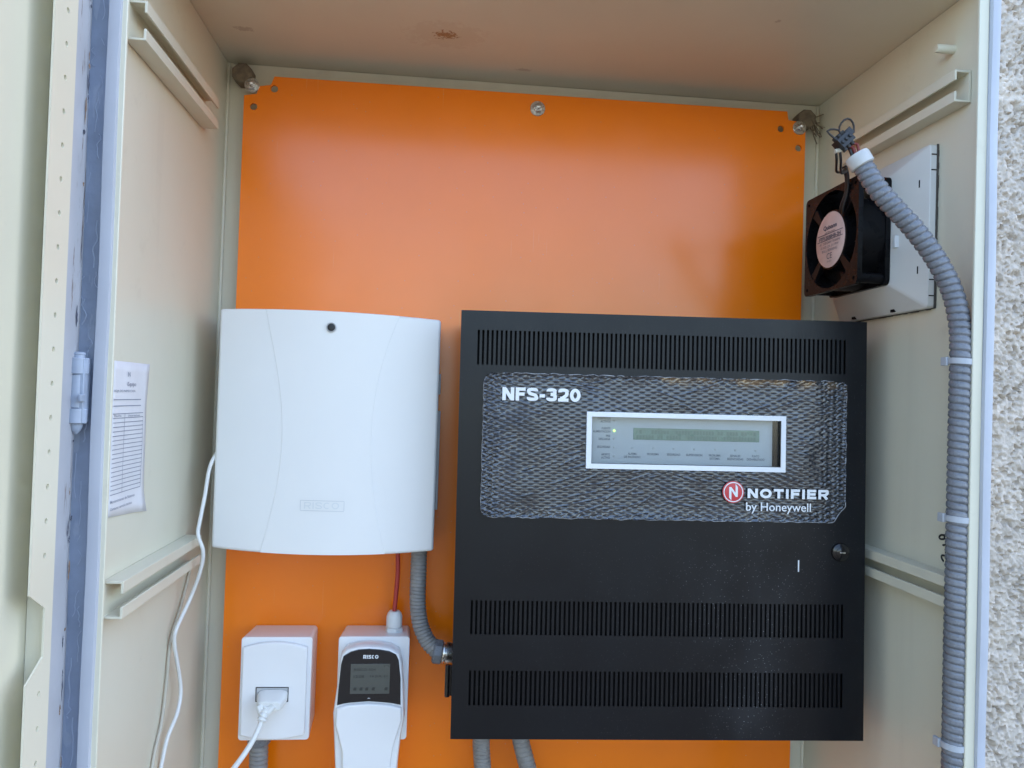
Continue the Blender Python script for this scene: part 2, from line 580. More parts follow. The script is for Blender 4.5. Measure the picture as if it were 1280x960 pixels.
def stroke_text(text, widths, gap, t, box, place):
    """bold sans lettering made of strokes, fitted into box (u0, u1, v0, v1)"""
    u0, u1, v0, v1 = box
    total = sum(widths) + gap * (len(text) - 1)
    su, sv = (u1 - u0) / total, (v1 - v0)
    g = G()
    x = 0.0
    for ch, w in zip(text, widths):
        for k, P in enumerate(stroke_glyph(ch, w, t)):
            P = [Vector((a, b)) for a, b in P]
            n = len(P)
            closed = (P[0] - P[-1]).length < 1e-6
            va = []
            for i in range(n):
                if closed:
                    d0 = P[i] - P[i - 1] if i else P[0] - P[-2]
                    d1 = P[i + 1] - P[i] if i < n - 1 else P[1] - P[0]
                else:
                    d0 = P[i] - P[i - 1] if i else P[1] - P[0]
                    d1 = P[i + 1] - P[i] if i < n - 1 else d0
                m_ = (d0.normalized() + d1.normalized()).normalized()
                nn_ = Vector((-m_.y, m_.x)) * (t / 2)
                va += [P[i] + nn_, P[i] - nn_]
            g.add([place(u0 + (x + p.x) * su, v0 + p.y * sv, 0.0003 + 0.00004 * k) for p in va], [(2 * i, 2 * i + 1, 2 * i + 3, 2 * i + 2) for i in range(n - 1)])
        x += w + gap
    return g


def noise2(x, y, scale, octaves=3, seed=0):
    """value noise on arrays, 0..1"""
    rs = np.random.default_rng(seed)
    T = rs.random((256, 256))
    out = np.zeros_like(x); amp = 1.0; tot = 0
    for o in range(octaves):
        fx = x * scale * 2 ** o; fy = y * scale * 2 ** o
        ix = np.floor(fx).astype(int); iy = np.floor(fy).astype(int)
        tx = fx - ix; ty = fy - iy
        tx = tx * tx * (3 - 2 * tx); ty = ty * ty * (3 - 2 * ty)
        a = T[ix % 256, iy % 256]; b = T[(ix + 1) % 256, iy % 256]
        c = T[ix % 256, (iy + 1) % 256]; d = T[(ix + 1) % 256, (iy + 1) % 256]
        out += amp * ((a * (1 - tx) + b * tx) * (1 - ty) + (c * (1 - tx) + d * tx) * ty)
        tot += amp; amp *= 0.5
    return out / tot


# ================================================================ setting
g = G()
g.add([(-60, -60, -0.75), (60, -60, -0.75), (60, 60, -0.75), (-60, 60, -0.75)], [(0, 1, 2, 3)])
tag(build("ground", g, "ground_concrete", fixnormals=False), kind="structure")

# roughcast wall that carries the cabinet: modelled relief beside the cabinet, plain render beyond
WY = 0.030
nx, nz = 380, 1060
X0, X1, Z0, Z1 = 0.43, 1.0, 0.0, 1.6
xx, zz = np.meshgrid(np.linspace(X0, X1, nx + 1), np.linspace(Z0, Z1, nz + 1))
pits = np.clip((noise2(xx, zz, 200, 2, 3) - 0.54) / 0.2, 0, 1) * np.clip(noise2(xx, zz, 60, 2, 14) * 2 - 0.3, 0, 1)
h = 0.016 - 0.0075 * pits + 0.0042 * noise2(xx, zz, 300, 1, 5) + 0.004 * noise2(xx, zz, 40, 2, 8)
ed = np.minimum(np.minimum(xx - X0, X1 - xx), np.minimum(zz - Z0, Z1 - zz))
h = h * np.clip(ed / 0.03, 0, 1)
g = G()
vv = np.stack([xx, WY - h, zz], -1).reshape(-1, 3)
idx = np.arange((nx + 1) * (nz + 1)).reshape(nz + 1, nx + 1)
ff = np.stack([idx[:-1, :-1], idx[:-1, 1:], idx[1:, 1:], idx[1:, :-1]], -1).reshape(-1, 4)
g.v = [tuple(p) for p in vv.tolist()]
g.f = [tuple(q) for q in ff.tolist()]
WX0, WX1, WZ0, WZ1 = -6.0, 9.0, -0.75, 5.0
for a, b, c, d in ((WX0, X0, WZ0, WZ1), (X1, WX1, WZ0, WZ1), (X0, X1, WZ0, Z0), (X0, X1, Z1, WZ1)):
    g.add([(a, WY, c), (b, WY, c), (b, WY, d), (a, WY, d)], [(0, 1, 2, 3)])
g.add([(WX0, WY, WZ1), (WX1, WY, WZ1), (WX1, WY + 0.3, WZ1), (WX0, WY + 0.3, WZ1), (WX0, WY + 0.3, WZ0), (WX1, WY + 0.3, WZ0), (WX0, WY, WZ0), (WX1, WY, WZ0)],
      [(0, 1, 2, 3), (3, 2, 5, 4), (0, 3, 4, 6), (1, 7, 5, 2)])
tag(build("roughcast_wall", g, "roughcast", base=(0, 0.03, -0.75), smooth=60, fixnormals=False),
    "pale rough plastered wall behind the metal cabinet", "wall")

# ================================================================ cabinet
H = 1.2
FY = -0.333
cab = thing("wall_cabinet", (0, 0, 0), "open beige sheet-metal cabinet with pale blue-grey rim and orange back plate inside", "cabinet")
build("back_wall", G().box(-0.4, 0.4, 0.0, 0.012, 0.0, H), "beige_paint", cab, bevel=0.0005)
build("side_wall", G().box(-0.409, -0.4, -0.331, 0.012, 0.0, H), "beige_paint", cab, bevel=0.0005)
build("side_wall", G().box(0.4, 0.409, -0.331, 0.012, 0.0, H), "beige_paint", cab, bevel=0.0005)
build("top_panel", G().box(-0.409, 0.409, -0.335, 0.012, H + 0.0005, H + 0.012), "ceiling_paint", cab, bevel=0.0005)
build("bottom_panel", G().box(-0.409, 0.409, -0.335, 0.012, -0.012, -0.0005), "beige_paint", cab, bevel=0.0005)
# weld beads in the back corners
for sx_ in (-1, 1):
    gb = G()
    tube(gb, [(sx_ * 0.399, -0.001, 0.02), (sx_ * 0.3985, -0.0012, 0.6), (sx_ * 0.399, -0.001, 1.199)], 0.0026, step=0.05, n=8)
    build("corner_bead", gb, "beige_paint", cab)
# front flange (beige) and rolled rim (grey-blue)
build("front_flange", G().box(-0.4, -0.3940, FY + 0.0006, FY + 0.004, 0.0, H), "beige_paint", cab, bevel=0.0008)
build("front_flange", G().box(0.390, 0.400, FY + 0.0006, FY + 0.004, 0.0, H), "beige_paint", cab, bevel=0.0008)


def rim(x0, x1):
    q = [(x0, FY + 0.006), (x0, FY - 0.001), (x0 + (x1 - x0) * 0.07, FY - 0.0028), (x0 + (x1 - x0) * 0.5, FY - 0.0034),
         (x0 + (x1 - x0) * 0.92, FY - 0.0028), (x1, FY - 0.001), (x1, FY + 0.03), (x1 - (x1 - x0) * 0.15, FY + 0.03), (x1 - (x1 - x0) * 0.15, FY + 0.006)]
    zs = np.linspace(0, H, 40)
    return G().loft([[(a + 0.0004 * math.sin(z * 23), b + 0.0003 * math.sin(z * 31), z) for a, b in q] for z in zs])


build("rolled_rim", rim(-0.3982, -0.4088), "rim_paint", cab, smooth=50)
build("rolled_rim", rim(0.4002, 0.4095), "rim_paint", cab, smooth=50)
# rain gutter beside the hinge side: a set-back flange facing out of the cabinet
gt = G()
q = [(-0.4095, -0.3185), (-0.4225, -0.3200), (-0.4290, -0.3212), (-0.434, -0.324), (-0.436, -0.324), (-0.436, -0.300), (-0.4095, -0.300)]
gt.loft([[(a, b + 0.0006 * math.sin(z * 40 + a * 300), z) for a, b in q] for z in np.linspace(0, H, 60)])
gutter = build("gutter_flange", gt, "gutter_paint", cab, smooth=40)
rs_ = random.Random(4)
gtr = G()
z_ = 0.03
while z_ < 1.17:
    ln_ = rs_.uniform(0.012, 0.045)
    xc = rs_.uniform(-0.4275, -0.4165)
    pts_ = [(xc + rs_.gauss(0, 0.0012), -0.3202 + (xc + 0.4225) * 0.15, z_ + ln_ * i / 5) for i in range(6)]
    tube(gtr, pts_, rs_.uniform(0.0003, 0.0006), step=0.003, n=5)
    z_ += ln_ * rs_.uniform(0.5, 1.3)
tag(build("glue_traces", gtr, "glue_trace", gutter, smooth=60), kind="stuff")


def rail(sgn, y0, y1, z0, z1):
    """C rail on a side wall, open towards the middle of the cabinet"""
    w = 0.0175
    t_ = 0.0022
    x_w = 0.3995
    lp = 0.0105
    prof = [(x_w, z0), (x_w - w, z0), (x_w - w, z0 + lp), (x_w - w + t_, z0 + lp), (x_w - w + t_, z0 + t_), (x_w - t_, z0 + t_),
            (x_w - t_, z1 - t_), (x_w - w + t_, z1 - t_), (x_w - w + t_, z1 - lp), (x_w - w, z1 - lp), (x_w - w, z1), (x_w, z1)]
    gr = G()
    gr.loft([[(sgn * a, y, b) for a, b in prof] for y in (y0, y1)])
    build("mounting_rail", gr, "beige_paint", cab, bevel=0.0004, smooth=30)


rail(-1, -0.322, -0.097, 1.0805, 1.1155)
rail(-1, -0.322, -0.099, 0.577, 0.6095)
rail(1, -0.3095, -0.10, 1.0865, 1.1185)
rail(1, -0.325, -0.10, 0.587, 0.6175)
# welded peg high on the right wall
g = G().lathe((0.4, -0.2815, 1.1520), (-1, 0, 0), [(0, 0.0045), (0.0005, 0.0045), (0.018, 0.0043), (0.0195, 0.0036)], 18)
build("wall_peg", g, "beige_paint", cab)

# hinge
hinge = build("hinge", G().box(-0.4125, -0.417, -0.331, -0.343, 0.7462, 0.8002).cyl((-0.4195, -0.3375, 0.7869), (0, 0, 1), 0.0082, 0.0137, 20)
              .cyl((-0.4195, -0.3375, 0.7455), (0, 0, 1), 0.0082, 0.0125, 20), "hinge_paint", cab, bevel=0.0006)
build("hinge_barrel", G().cyl((-0.4195, -0.3375, 0.7585), (0, 0, 1), 0.0070, 0.0280, 20).box(-0.4140, -0.4115, -0.349, -0.341, 0.7640, 0.7700), "hinge_paint", hinge, bevel=0.0005)
build("hinge_pin", G().lathe((-0.4195, -0.3375, 0.7365), (0, 0, 1), [(0, 0.001), (0.003, 0.0035), (0.006, 0.0048), (0.0665, 0.0048), (0.067, 0.0052), (0.0685, 0.0050), (0.069, 0.004)], 18), "hinge_paint", hinge)

# door, swung open about a quarter turn
door = build("cabinet_door", G().box(-0.4325, -0.4305, -1.135, -0.3300, 0.003, 1.197), "beige_paint", cab, bevel=0.0005)
g = G()
q = [(-0.4395, -0.328), (-0.4275, -0.3285), (-0.4225, -0.3325), (-0.4213, -0.340), (-0.421, -0.356), (-0.4215, -0.368), (-0.4232, -0.3745), (-0.4275, -0.379), (-0.4395, -0.381)]
g.loft([[(a + 0.0005 * math.sin(z * 17 + b * 40), b, z) for a, b in q] for z in np.linspace(0.003, 1.197, 80)])
erim = build("edge_rim", g, "rim_paint_worn", door, smooth=45)
rs_ = random.Random(19)
chips = {"chip_dark": G(), "chip_rust": G()}
z_ = 0.02
while z_ < 1.19:
    ln_ = rs_.choice((0.003, 0.005, 0.009, 0.016, 0.03)) * rs_.uniform(0.6, 1.3)
    yc = -0.3405 + rs_.gauss(0, 0.0022)
    wd = rs_.uniform(0.0006, 0.0020) * (1.5 if ln_ < 0.006 else 0.8)
    n_ = 7
    L_, R_ = [], []
    for i in range(n_ + 1):
        f_ = i / n_
        ww = wd * math.sin(math.pi * min(0.97, max(0.03, f_))) ** 0.5 * rs_.uniform(0.5, 1.2)
        yy = yc + rs_.gauss(0, 0.00025)
        L_.append((-0.4205, yy - ww, z_ + ln_ * f_)); R_.append((-0.4205, yy + ww, z_ + ln_ * f_))
    pts = L_ + R_
    chips[rs_.choice(("chip_dark", "chip_dark", "chip_rust"))].add(pts, [(i, i + 1, n_ + 2 + i, n_ + 1 + i) for i in range(n_)])
    z_ += ln_ * rs_.uniform(0.5, 1.0) + rs_.choice((0.002, 0.006, 0.02, 0.04))
for k_, gch in chips.items():
    tag(build("paint_chips", gch, k_, erim, fixnormals=False, smooth=0), kind="stuff")
# perforated stiffener strip with one notched place
PX = -0.4125
y_in, y_out = -0.3815, -0.4175
y_n = -0.3935
outer = [(y_in, 0.03), (y_in, 1.17), (y_out, 1.17), (y_out, 0.6215), (y_n, 0.606), (y_n, 0.5690), (y_out, 0.5555), (y_out, 0.03)]
holes = []
zc = 1.0664 + 0.0262 * 3
while zc > 0.06:
    if not (0.552 < zc < 0.628):
        holes.append(circle2(-0.3975, zc, 0.0022, 12))
    zc -= 0.0262
g = G().plate(outer, holes, lambda a, b: (PX, a, b))
strip = build("stiffener_strip", g, "beige_paint", door, fixnormals=False, solid=0.0014, smooth=0)
strip.modifiers["thickness"].offset = 0.0
# the strip's side flanges back to the door skin
gs = G()
gs.box(-0.4300, PX - 0.0008, y_in - 0.0014, y_in, 0.03, 1.17)
build("stiffener_flange", gs, "beige_paint", door)

# ================================================================ orange mounting plate
YP = -0.025
plate = thing("mounting_plate", (0, YP, 0.02), "orange painted metal mounting plate on the back of the cabinet", "plate")
outer = [(-0.3725, 0.04), (0.3695, 0.04), (0.3695, 1.158), (0.3635, 1.166), (0.345, 1.168), (0.343, 1.1795), (-0.336, 1.1765), (-0.340, 1.1655), (-0.3535, 1.163), (-0.357, 1.153), (-0.3725, 1.150)]
holes = [circle2(-0.3355, 1.1608, 0.0045), circle2(-0.3602, 1.1365, 0.0045), circle2(0.3345, 1.1552, 0.0045), circle2(0.3601, 1.1306, 0.0045),
         circle2(-0.3355, 0.07, 0.0045), circle2(0.3345, 0.07, 0.0045)]
g = G().plate(outer, holes, lambda a, b: (a, YP, b))
sheet = build("plate_sheet", g, "orange_paint", plate, fixnormals=False, smooth=0, solid=0.003)
# make sure the thickness goes to the back and the visible face points out
bm = bmesh.new(); bm.from_mesh(sheet.data)
bmesh.ops.recalc_face_normals(bm, faces=bm.faces)
bm.faces.ensure_lookup_table()
if bm.faces[0].normal.y > 0:
    bmesh.ops.reverse_faces(bm, faces=bm.faces)
bm.to_mesh(sheet.data); bm.free()
sheet.modifiers["thickness"].offset = -1.0


def hexnut(x, y, z, turn, scale=1.0):
    r = 0.0072 * scale
    gw = G().lathe((x, y, z), (0, -1, 0), [(0, 0.0098 * scale), (0.0014, 0.0098 * scale), (0.0017, 0.0094 * scale)], 26)
    w = build("washer", gw, "steel", plate)
    gn = G()
    lo = [(x + r * math.cos(R(60 * i + turn)), y - 0.0017, z + r * math.sin(R(60 * i + turn))) for i in range(6)]
    mi = [(a, y - 0.0062, c) for a, b, c in lo]
    hi = [(x + 0.86 * (a - x), y - 0.0072, z + 0.86 * (c - z)) for a, b, c in lo]
    gn.loft([lo, mi, hi])
    build("hex_nut", gn, "steel", plate, bevel=0.0003)
    gs_ = G()
    gs_.lathe((x, y - 0.006, z), (0, -1, 0), [(0, 0.0036 * scale), (0.004, 0.0036 * scale), (0.0046, 0.003 * scale), (0.0050, 0.0015 * scale)], 18)
    build("stud", gs_, "steel", plate)


hexnut(0.0014, YP, 1.159, 10)
hexnut(-0.3630, YP, 1.1630, 5, 0.95)
hexnut(0.3605, YP, 1.1580, 25, 0.95)
# stand-off bosses in the top corners of the back wall
for bx_, bz_, nm in ((-0.3775, 1.1805, 0), (0.3745, 1.1740, 1)):
    gbs = G()
    r = 0.0135
    lp = [(bx_ + r * math.cos(R(45 * i + 22)), -0.0, bz_ + r * math.sin(R(45 * i + 22))) for i in range(8)]
    gbs.loft([lp, [(a, -0.019, c) for a, b, c in lp], [(bx_ + 0.86 * (a - bx_), -0.0205, bz_ + 0.86 * (c - bz_)) for a, b, c in lp]])
    build("corner_boss", gbs, "boss_brown", cab, bevel=0.0006)
# cobweb threads and dirt tuft at the right corner boss
gc = G()
for k in range(16):
    a = Vector((0.381 + random.uniform(-0.004, 0.008), -0.016 + random.uniform(-0.004, 0.006), 1.172 + random.uniform(-0.008, 0.008)))
    b = a + Vector((random.uniform(0.004, 0.017), random.uniform(-0.01, 0.008), random.uniform(-0.028, 0.004)))
    mid = (a + b) / 2 + Vector((random.uniform(-.003, .003), 0, random.uniform(-.004, .001)))
    tube(gc, [a, mid, b], random.uniform(0.0004, 0.0009), step=0.004, n=5)
tag(build("cobweb", gc, "boss_brown", base=(0.385, -0.016, 1.16), smooth=60), "dirty cobweb tuft by the bolt at the orange plate's top right corner", "cobweb")

# ================================================================ black alarm panel
panel = thing("fire_alarm_control_unit", (0.139, -0.028, 0.404), "large black fire alarm control panel with slotted vents and a display window", "alarm panel")
bx = G()
x0, x1, z0, z1, y0, y1 = -0.086, 0.364, 0.410, 0.871, -0.150, -0.0285
bx.box(x0, x1, y1 - 0.0015, y1, z0, z1)
bx.box(x0, x0 + 0.0015, y0, y1 - 0.0016, z0, z1)
bx.box(x1 - 0.0015, x1, y0, y1 - 0.0016, z0, z1)
bx.box(x0 + 0.0016, x1 - 0.0016, y0, y1 - 0.0016, z0, z0 + 0.0015)
bx.box(x0 + 0.0016, x1 - 0.0016, y0, y1 - 0.0016, z1 - 0.0015, z1)
build("back_box", bx, "black_powder", panel)
build("hinge_leaf", G().box(-0.0965, -0.0862, -0.139, -0.133, 0.4385, 0.472).cyl((-0.0950, -0.137, 0.437), (0, 0, 1), 0.0030, 0.036, 12), "lock_black", panel, bevel=0.0004)

# panel door: local coordinates a (right), b (up), -y towards the viewer
PW, PH = 0.2315, 0.2362
NS = 82
s0, s1 = -0.2128, 0.2070
pitch_s = (s1 - s0) / (NS - 0.5)
xl = [-PW]
slot_cols = []
for k in range(NS):
    a = s0 + k * pitch_s
    xl += [a, a + pitch_s * 0.47]
    slot_cols.append(len(xl) - 2)
xl.append(PW)
for wxx in (-0.0845, 0.1325):
    # snap the nearest grid line next to the window edge
    xl.append(wxx)
xl = sorted(xl)
is_slot = []
for i in range(len(xl) - 1):
    c = (xl[i] + xl[i + 1]) / 2
    k = (c - s0) / pitch_s
    is_slot.append(0 <= k < NS and (k % 1.0) < 0.47)
zl = [-PH, -0.1995, -0.1616, -0.1222, -0.0850, 0.0684, 0.1212, 0.1757, 0.2147, PH]
vent_rows = {1, 3, 7}
g = G()
nxl = len(xl)
# rim radius handled by bevel; interior sheet
for z in zl:
    for x in xl:
        g.v.append((x, 0.0, z))
for j in range(len(zl) - 1):
    for i in range(nxl - 1):
        c = (xl[i] + xl[i + 1]) / 2
        if j in vent_rows and is_slot[i]:
            continue
        if j == 5 and -0.0845 < c < 0.1325:
            continue
        a = j * nxl + i
        g.f.append((a, a + 1, a + nxl + 1, a + nxl))
pdoor = build("panel_door", g, "black_powder", panel, local=True, smooth=0, fixnormals=False, solid=0.0013)
pdoor.modifiers["thickness"].offset = -1.0
pdoor.rotation_mode = 'YXZ'
pdoor.rotation_euler = (-0.0138, -0.0073, -0.0561)
pdoor.location = Vector((0.1389, -0.1773, 0.6405)) - Vector((0.139, -0.028, 0.404))
PD = pdoor


def pbuild(name, g, material, **kw):
    return build(name, g, material, kw.pop("parent", PD), local=True, **kw)


# folded edges of the door
ge = G()
ge.box(-PW - 0.0001, -PW + 0.0013, 0.0002, 0.022, -PH, PH)
ge.box(PW - 0.0013, PW + 0.0001, 0.0002, 0.022, -PH, PH)
ge.box(-PW + 0.0014, PW - 0.0014, 0.0014, 0.022, -PH - 0.0001, -PH + 0.0012)
ge.box(-PW + 0.0014, PW - 0.0014, 0.0014, 0.022, PH - 0.0012, PH + 0.0001)
pbuild("folded_edge", ge, "black_powder", bevel=0.0004)
for b0_, b1_ in ((-0.207, -0.075), (0.168, 0.222)):
    pbuild("vent_shade_sheet", G().box(-0.219, 0.213, 0.010, 0.011, b0_, b1_), "grille_dark")  # near-black sheet standing in for the unlit inside behind the slots

# overlay film ----------------------------------------------------
na, nb = 360, 290
A0, A1, B0, B1 = -0.2055, 0.2085, 0.0062, 0.1680
aa, bb = np.meshgrid(np.linspace(A0, A1, na + 1), np.linspace(B0, B1, nb + 1))
dxs, dzs = 0.0130, 0.0030
row = np.floor(bb / dzs)
pu = ((aa / dxs + 0.5 * (row % 2) + 0.10 * noise2(aa, bb, 40, 1, 4)) % 1.0 - 0.5) * dxs
pv = (bb / dzs - row - 0.5) * dzs
dash = np.clip(1.3 - ((pu / 0.0034) ** 2 + (pv / 0.00095) ** 2), 0, 1)
rowp = np.sin(2 * np.pi * (bb / dzs))
# crinkled film: creases that fan out from the middle of each side, and bubbles along the edges
edge_l = np.exp(-((aa - A0) / 0.022) ** 2); edge_r = np.exp(-((A1 - aa) / 0.024) ** 2)
edge_b = np.exp(-((bb - B0) / 0.010) ** 2); edge_t = np.exp(-((B1 - bb) / 0.008) ** 2)
fan = (bb - 0.09) - 0.30 * (aa + 0.03) * np.sign(bb - 0.085)
rid = np.abs(noise2(aa * 0.35 + 3, fan + 2, 210, 2, 21) * 2 - 1)
crease = np.clip(1 - rid / 0.14, 0, 1) ** 1.5 * np.clip(noise2(aa, bb, 22, 2, 33) * 2.6 - 0.9, 0, 1)
bub = np.sin(2 * np.pi * (aa / 0.0075 + 0.22 * np.sin(bb * 900)) ) * np.sin(2 * np.pi * bb / 0.0072 + 1.4 * np.sin(aa * 430))
rs_ = np.random.default_rng(91)
lines = np.zeros_like(aa)
for k in range(210):
    la, lb = rs_.uniform(A0, A1), rs_.uniform(B0, B1)
    side_ = 1 if la < 0.02 else -1
    an_ = side_ * np.radians(rs_.normal(17, 7)) * (1 if lb < 0.12 else rs_.choice([-1, 1], p=[0.6, 0.4]))
    du, dv = (aa - la) * np.cos(an_) + (bb - lb) * np.sin(an_), -(aa - la) * np.sin(an_) + (bb - lb) * np.cos(an_)
    ln_ = rs_.uniform(0.006, 0.022)
    amp_ = rs_.uniform(0.25, 1.0)
    lines = np.maximum(lines, amp_ * np.exp(-(dv / 0.00055) ** 2) * np.exp(-(du / ln_) ** 4))
zig = bb + 0.0007 * np.sin(2 * np.pi * aa / dxs + np.pi * row) + 0.0006 * noise2(aa, bb, 60, 1, 44)
pz_ = ((zig / dzs) % 1.0) * dzs
zm = np.clip(0.95 * np.exp(-((aa - A0) / 0.055) ** 2) + 0.7 * np.exp(-((A1 - aa) / 0.035) ** 2) + 1.9 * (noise2(aa, bb, 16, 2, 47) - 0.52) + 0.4 * edge_b, 0, 1) * np.clip(noise2(aa, bb, 70, 1, 48) * 2.2 - 0.5, 0, 1)
ridge = np.exp(-((pz_ - dzs / 2) / 0.00042) ** 2) * zm
hgt = 0.0006 * lines + 0.0006 * ridge - 0.00022 * dash + 0.00005 * rowp + 0.0003 * crease + 0.0015 * (edge_l + edge_r + 0.6 * edge_b + 0.5 * edge_t) * (0.5 + 0.5 * bub)
hgt += 0.0020 * noise2(aa, bb, 26, 2, 51) + 0.0002 * noise2(aa, bb, 140, 2, 52)
hgt += 0.0004
dist_e = np.minimum(np.minimum(aa - A0, A1 - aa), np.minimum(bb - B0, B1 - bb))
hgt += 0.0008 * np.exp(-(dist_e / 0.002) ** 2)
# ragged outline with rounded and torn corners
wob = 0.0016 * noise2(aa, bb, 120, 2, 61)


def corner(ca, cb, r, sa, sb):
    ia = np.clip((aa - ca) * sa + r, 0, None); ib = np.clip((bb - cb) * sb + r, 0, None)
    return np.hypot(ia, ib) > r


out = (aa < A0 + wob) | (aa > A1 - wob) | (bb < B0 + wob * 1.2) | (bb > B1 - wob)
tilt_t = B1 - 0.0012 * (aa > 0) * noise2(aa, bb, 25, 1, 71)
out |= bb > tilt_t
out |= corner(A0, B1, 0.012, -1, 1) | corner(A0, B0, 0.012, -1, -1) | corner(A1, B1, 0.009, 1, 1)
out |= (aa - A1) + (bb - B0) * -0.72 > -0.0165
hole = (aa > -0.0850) & (aa < 0.1330) & (bb > 0.0680) & (bb < 0.1216)
bad = out | hole
idx = np.arange((na + 1) * (nb + 1)).reshape(nb + 1, na + 1)
keep = ~(bad[:-1, :-1] | bad[:-1, 1:] | bad[1:, 1:] | bad[1:, :-1])
ff = np.stack([idx[:-1, :-1], idx[:-1, 1:], idx[1:, 1:], idx[1:, :-1]], -1)[keep]
used = np.unique(ff)
remap = -np.ones(idx.size, int); remap[used] = np.arange(len(used))
g = G()
vv = np.stack([aa, -hgt, bb], -1).reshape(-1, 3)[used]
g.v = [tuple(p) for p in vv.tolist()]
g.f = [tuple(q) for q in remap[ff].tolist()]
film = pbuild("overlay_film", g, "overlay_film", smooth=80, fixnormals=False)
at = film.data.attributes.new("dash", 'FLOAT', 'POINT')
at.data.foreach_set("value", np.clip(dash * 1.3, 0, 1).reshape(-1)[used].astype(np.float32))
glue = np.clip(edge_t * (aa > -0.02) * (noise2(aa, bb, 90, 2, 81) * 3 - 1.1) * 1.2, 0, 0.85)
at = film.data.attributes.new("glue", 'FLOAT', 'POINT')
at.data.foreach_set("value", glue.reshape(-1)[used].astype(np.float32))

# curled edge of the film, its bright glint put in as a pale grey tube
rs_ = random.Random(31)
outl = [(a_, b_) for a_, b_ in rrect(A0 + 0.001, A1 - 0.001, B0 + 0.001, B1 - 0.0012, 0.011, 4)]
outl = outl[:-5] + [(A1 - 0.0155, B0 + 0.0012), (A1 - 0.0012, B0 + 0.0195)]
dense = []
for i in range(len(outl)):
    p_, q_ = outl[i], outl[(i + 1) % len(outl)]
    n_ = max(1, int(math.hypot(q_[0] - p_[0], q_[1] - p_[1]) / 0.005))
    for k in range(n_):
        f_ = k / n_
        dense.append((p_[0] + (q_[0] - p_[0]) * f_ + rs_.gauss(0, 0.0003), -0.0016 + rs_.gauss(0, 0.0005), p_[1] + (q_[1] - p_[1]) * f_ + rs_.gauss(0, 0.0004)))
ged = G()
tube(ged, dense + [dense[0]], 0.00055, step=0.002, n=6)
build("film_edge_glint", ged, "film_edge_glint", film, local=True, smooth=60)

# window with white frame, recessed display -----------------------
FA0, FA1, FB0, FB1 = -0.0890, 0.1368, 0.0631, 0.1262
IA0, IA1, IB0, IB1 = -0.0833, 0.1315, 0.0686, 0.1208
frame = pbuild("window_frame", G().plate([(FA0, FB0), (FA1, FB0), (FA1, FB1), (FA0, FB1)], [[(IA0, IB0), (IA1, IB0), (IA1, IB1), (IA0, IB1)]], lambda a, b: (a, -0.0042, b)),
               "lettering_white", fixnormals=False, smooth=0, solid=0.0016)
frame.modifiers["thickness"].offset = 0.0
rec = G()
for a, b, c, d in ((IA0 - 0.001, IA0, IB0, IB1), (IA1, IA1 + 0.001, IB0, IB1), (IA0 - 0.001, IA1 + 0.001, IB0 - 0.001, IB0), (IA0 - 0.001, IA1 + 0.001, IB1, IB1 + 0.001)):
    rec.box(a, b, 0.0014, 0.0125, c, d)
pbuild("window_recess", rec, "black_powder")
disp = pbuild("display_board", G().box(IA0 - 0.004, IA1 - 0.005, 0.009, 0.0105, IB0 - 0.004, IB1 + 0.004), "display_grey")
build("display_shade_strip", G().box(IA1 - 0.0049, IA1 + 0.004, 0.0092, 0.0105, IB0 - 0.004, IB1 + 0.004), "grille_dark", disp, local=True)  # dark strip painting the recess shade at the right end of the window
pbuild("window_pane", G().box(IA0 + 0.0001, IA1 - 0.0001, 0.0002, 0.0010, IB0 + 0.0001, IB1 - 0.0001), "clear_pane")
lcd = build("lcd_screen", G().box(-0.0338, 0.1112, 0.0080, 0.0089, 0.0958, 0.1090), "lcd_green", disp, local=True, bevel=0.0003)
gseg = G()
for r_ in range(2):
    for k in range(40):
        if random.random() < 0.82:
            a = -0.0305 + k * 0.00345
            gseg.box(a, a + 0.0026, 0.0077, 0.00795, 0.0968 + r_ * 0.0058, 0.1010 + r_ * 0.0058)
build("lcd_characters", gseg, "lcd_segment", disp, local=True)


def ploc(depth0):
    return lambda u, v_, h_: (u, depth0 - h_, v_)


left_rows = [("CONTROLES", 0.1190), ("ACTIVOS", 0.1155), ("FUENTE", 0.1078), ("ALIMENTACION", 0.1042), ("PRE", 0.0993), ("DESCARGA", 0.0957), ("SEGURIDAD", 0.0868), ("ABORTO", 0.0783), ("ACTIVO", 0.0747)]
for s_, b in left_rows:
    w = 0.00165 * len(s_)
    build("caption", text_geo(s_, (-0.0600 - w, -0.0600, b - 0.0013, b + 0.0013), ploc(0.0089), bold=0.02), "display_text", disp, local=True, smooth=0)
bottom = [("ALARMA", "DE INCENDIO"), ("PROBLEMA", None), ("SEGURIDAD", None), ("SUPERVISION", None), ("PROBLEMA", "SISTEMA"), ("SENALES", "SILENCIADAS"), ("PUNTO", "DESHABILITADO")]
for k, (s1_, s2_) in enumerate(bottom):
    ca = -0.0345 + k * 0.02365
    for j, s_ in enumerate((s1_, s2_)):
        if s_:
            w = min(0.0205, 0.0017 * len(s_)) / 2
            b = 0.0797 - 0.0036 * j
            build("caption", text_geo(s_, (ca - w, ca + w, b - 0.0013, b + 0.0013), ploc(0.0089), bold=0.02), "display_text", disp, local=True, smooth=0)
    build("indicator", G().lathe((ca, 0.0089, 0.0862), (0, -1, 0), [(0, 0.0011), (0.0006, 0.0011), (0.001, 0.0007)], 12), "led_off", disp, local=True)
for k, b in enumerate((0.1165, 0.1053, 0.0962, 0.0868, 0.0765)):
    build("indicator", G().lathe((-0.0556, 0.0089, b), (0, -1, 0), [(0, 0.0012), (0.0006, 0.0012), (0.0011, 0.0008)], 14), "led_green" if k == 1 else "led_off", disp, local=True)

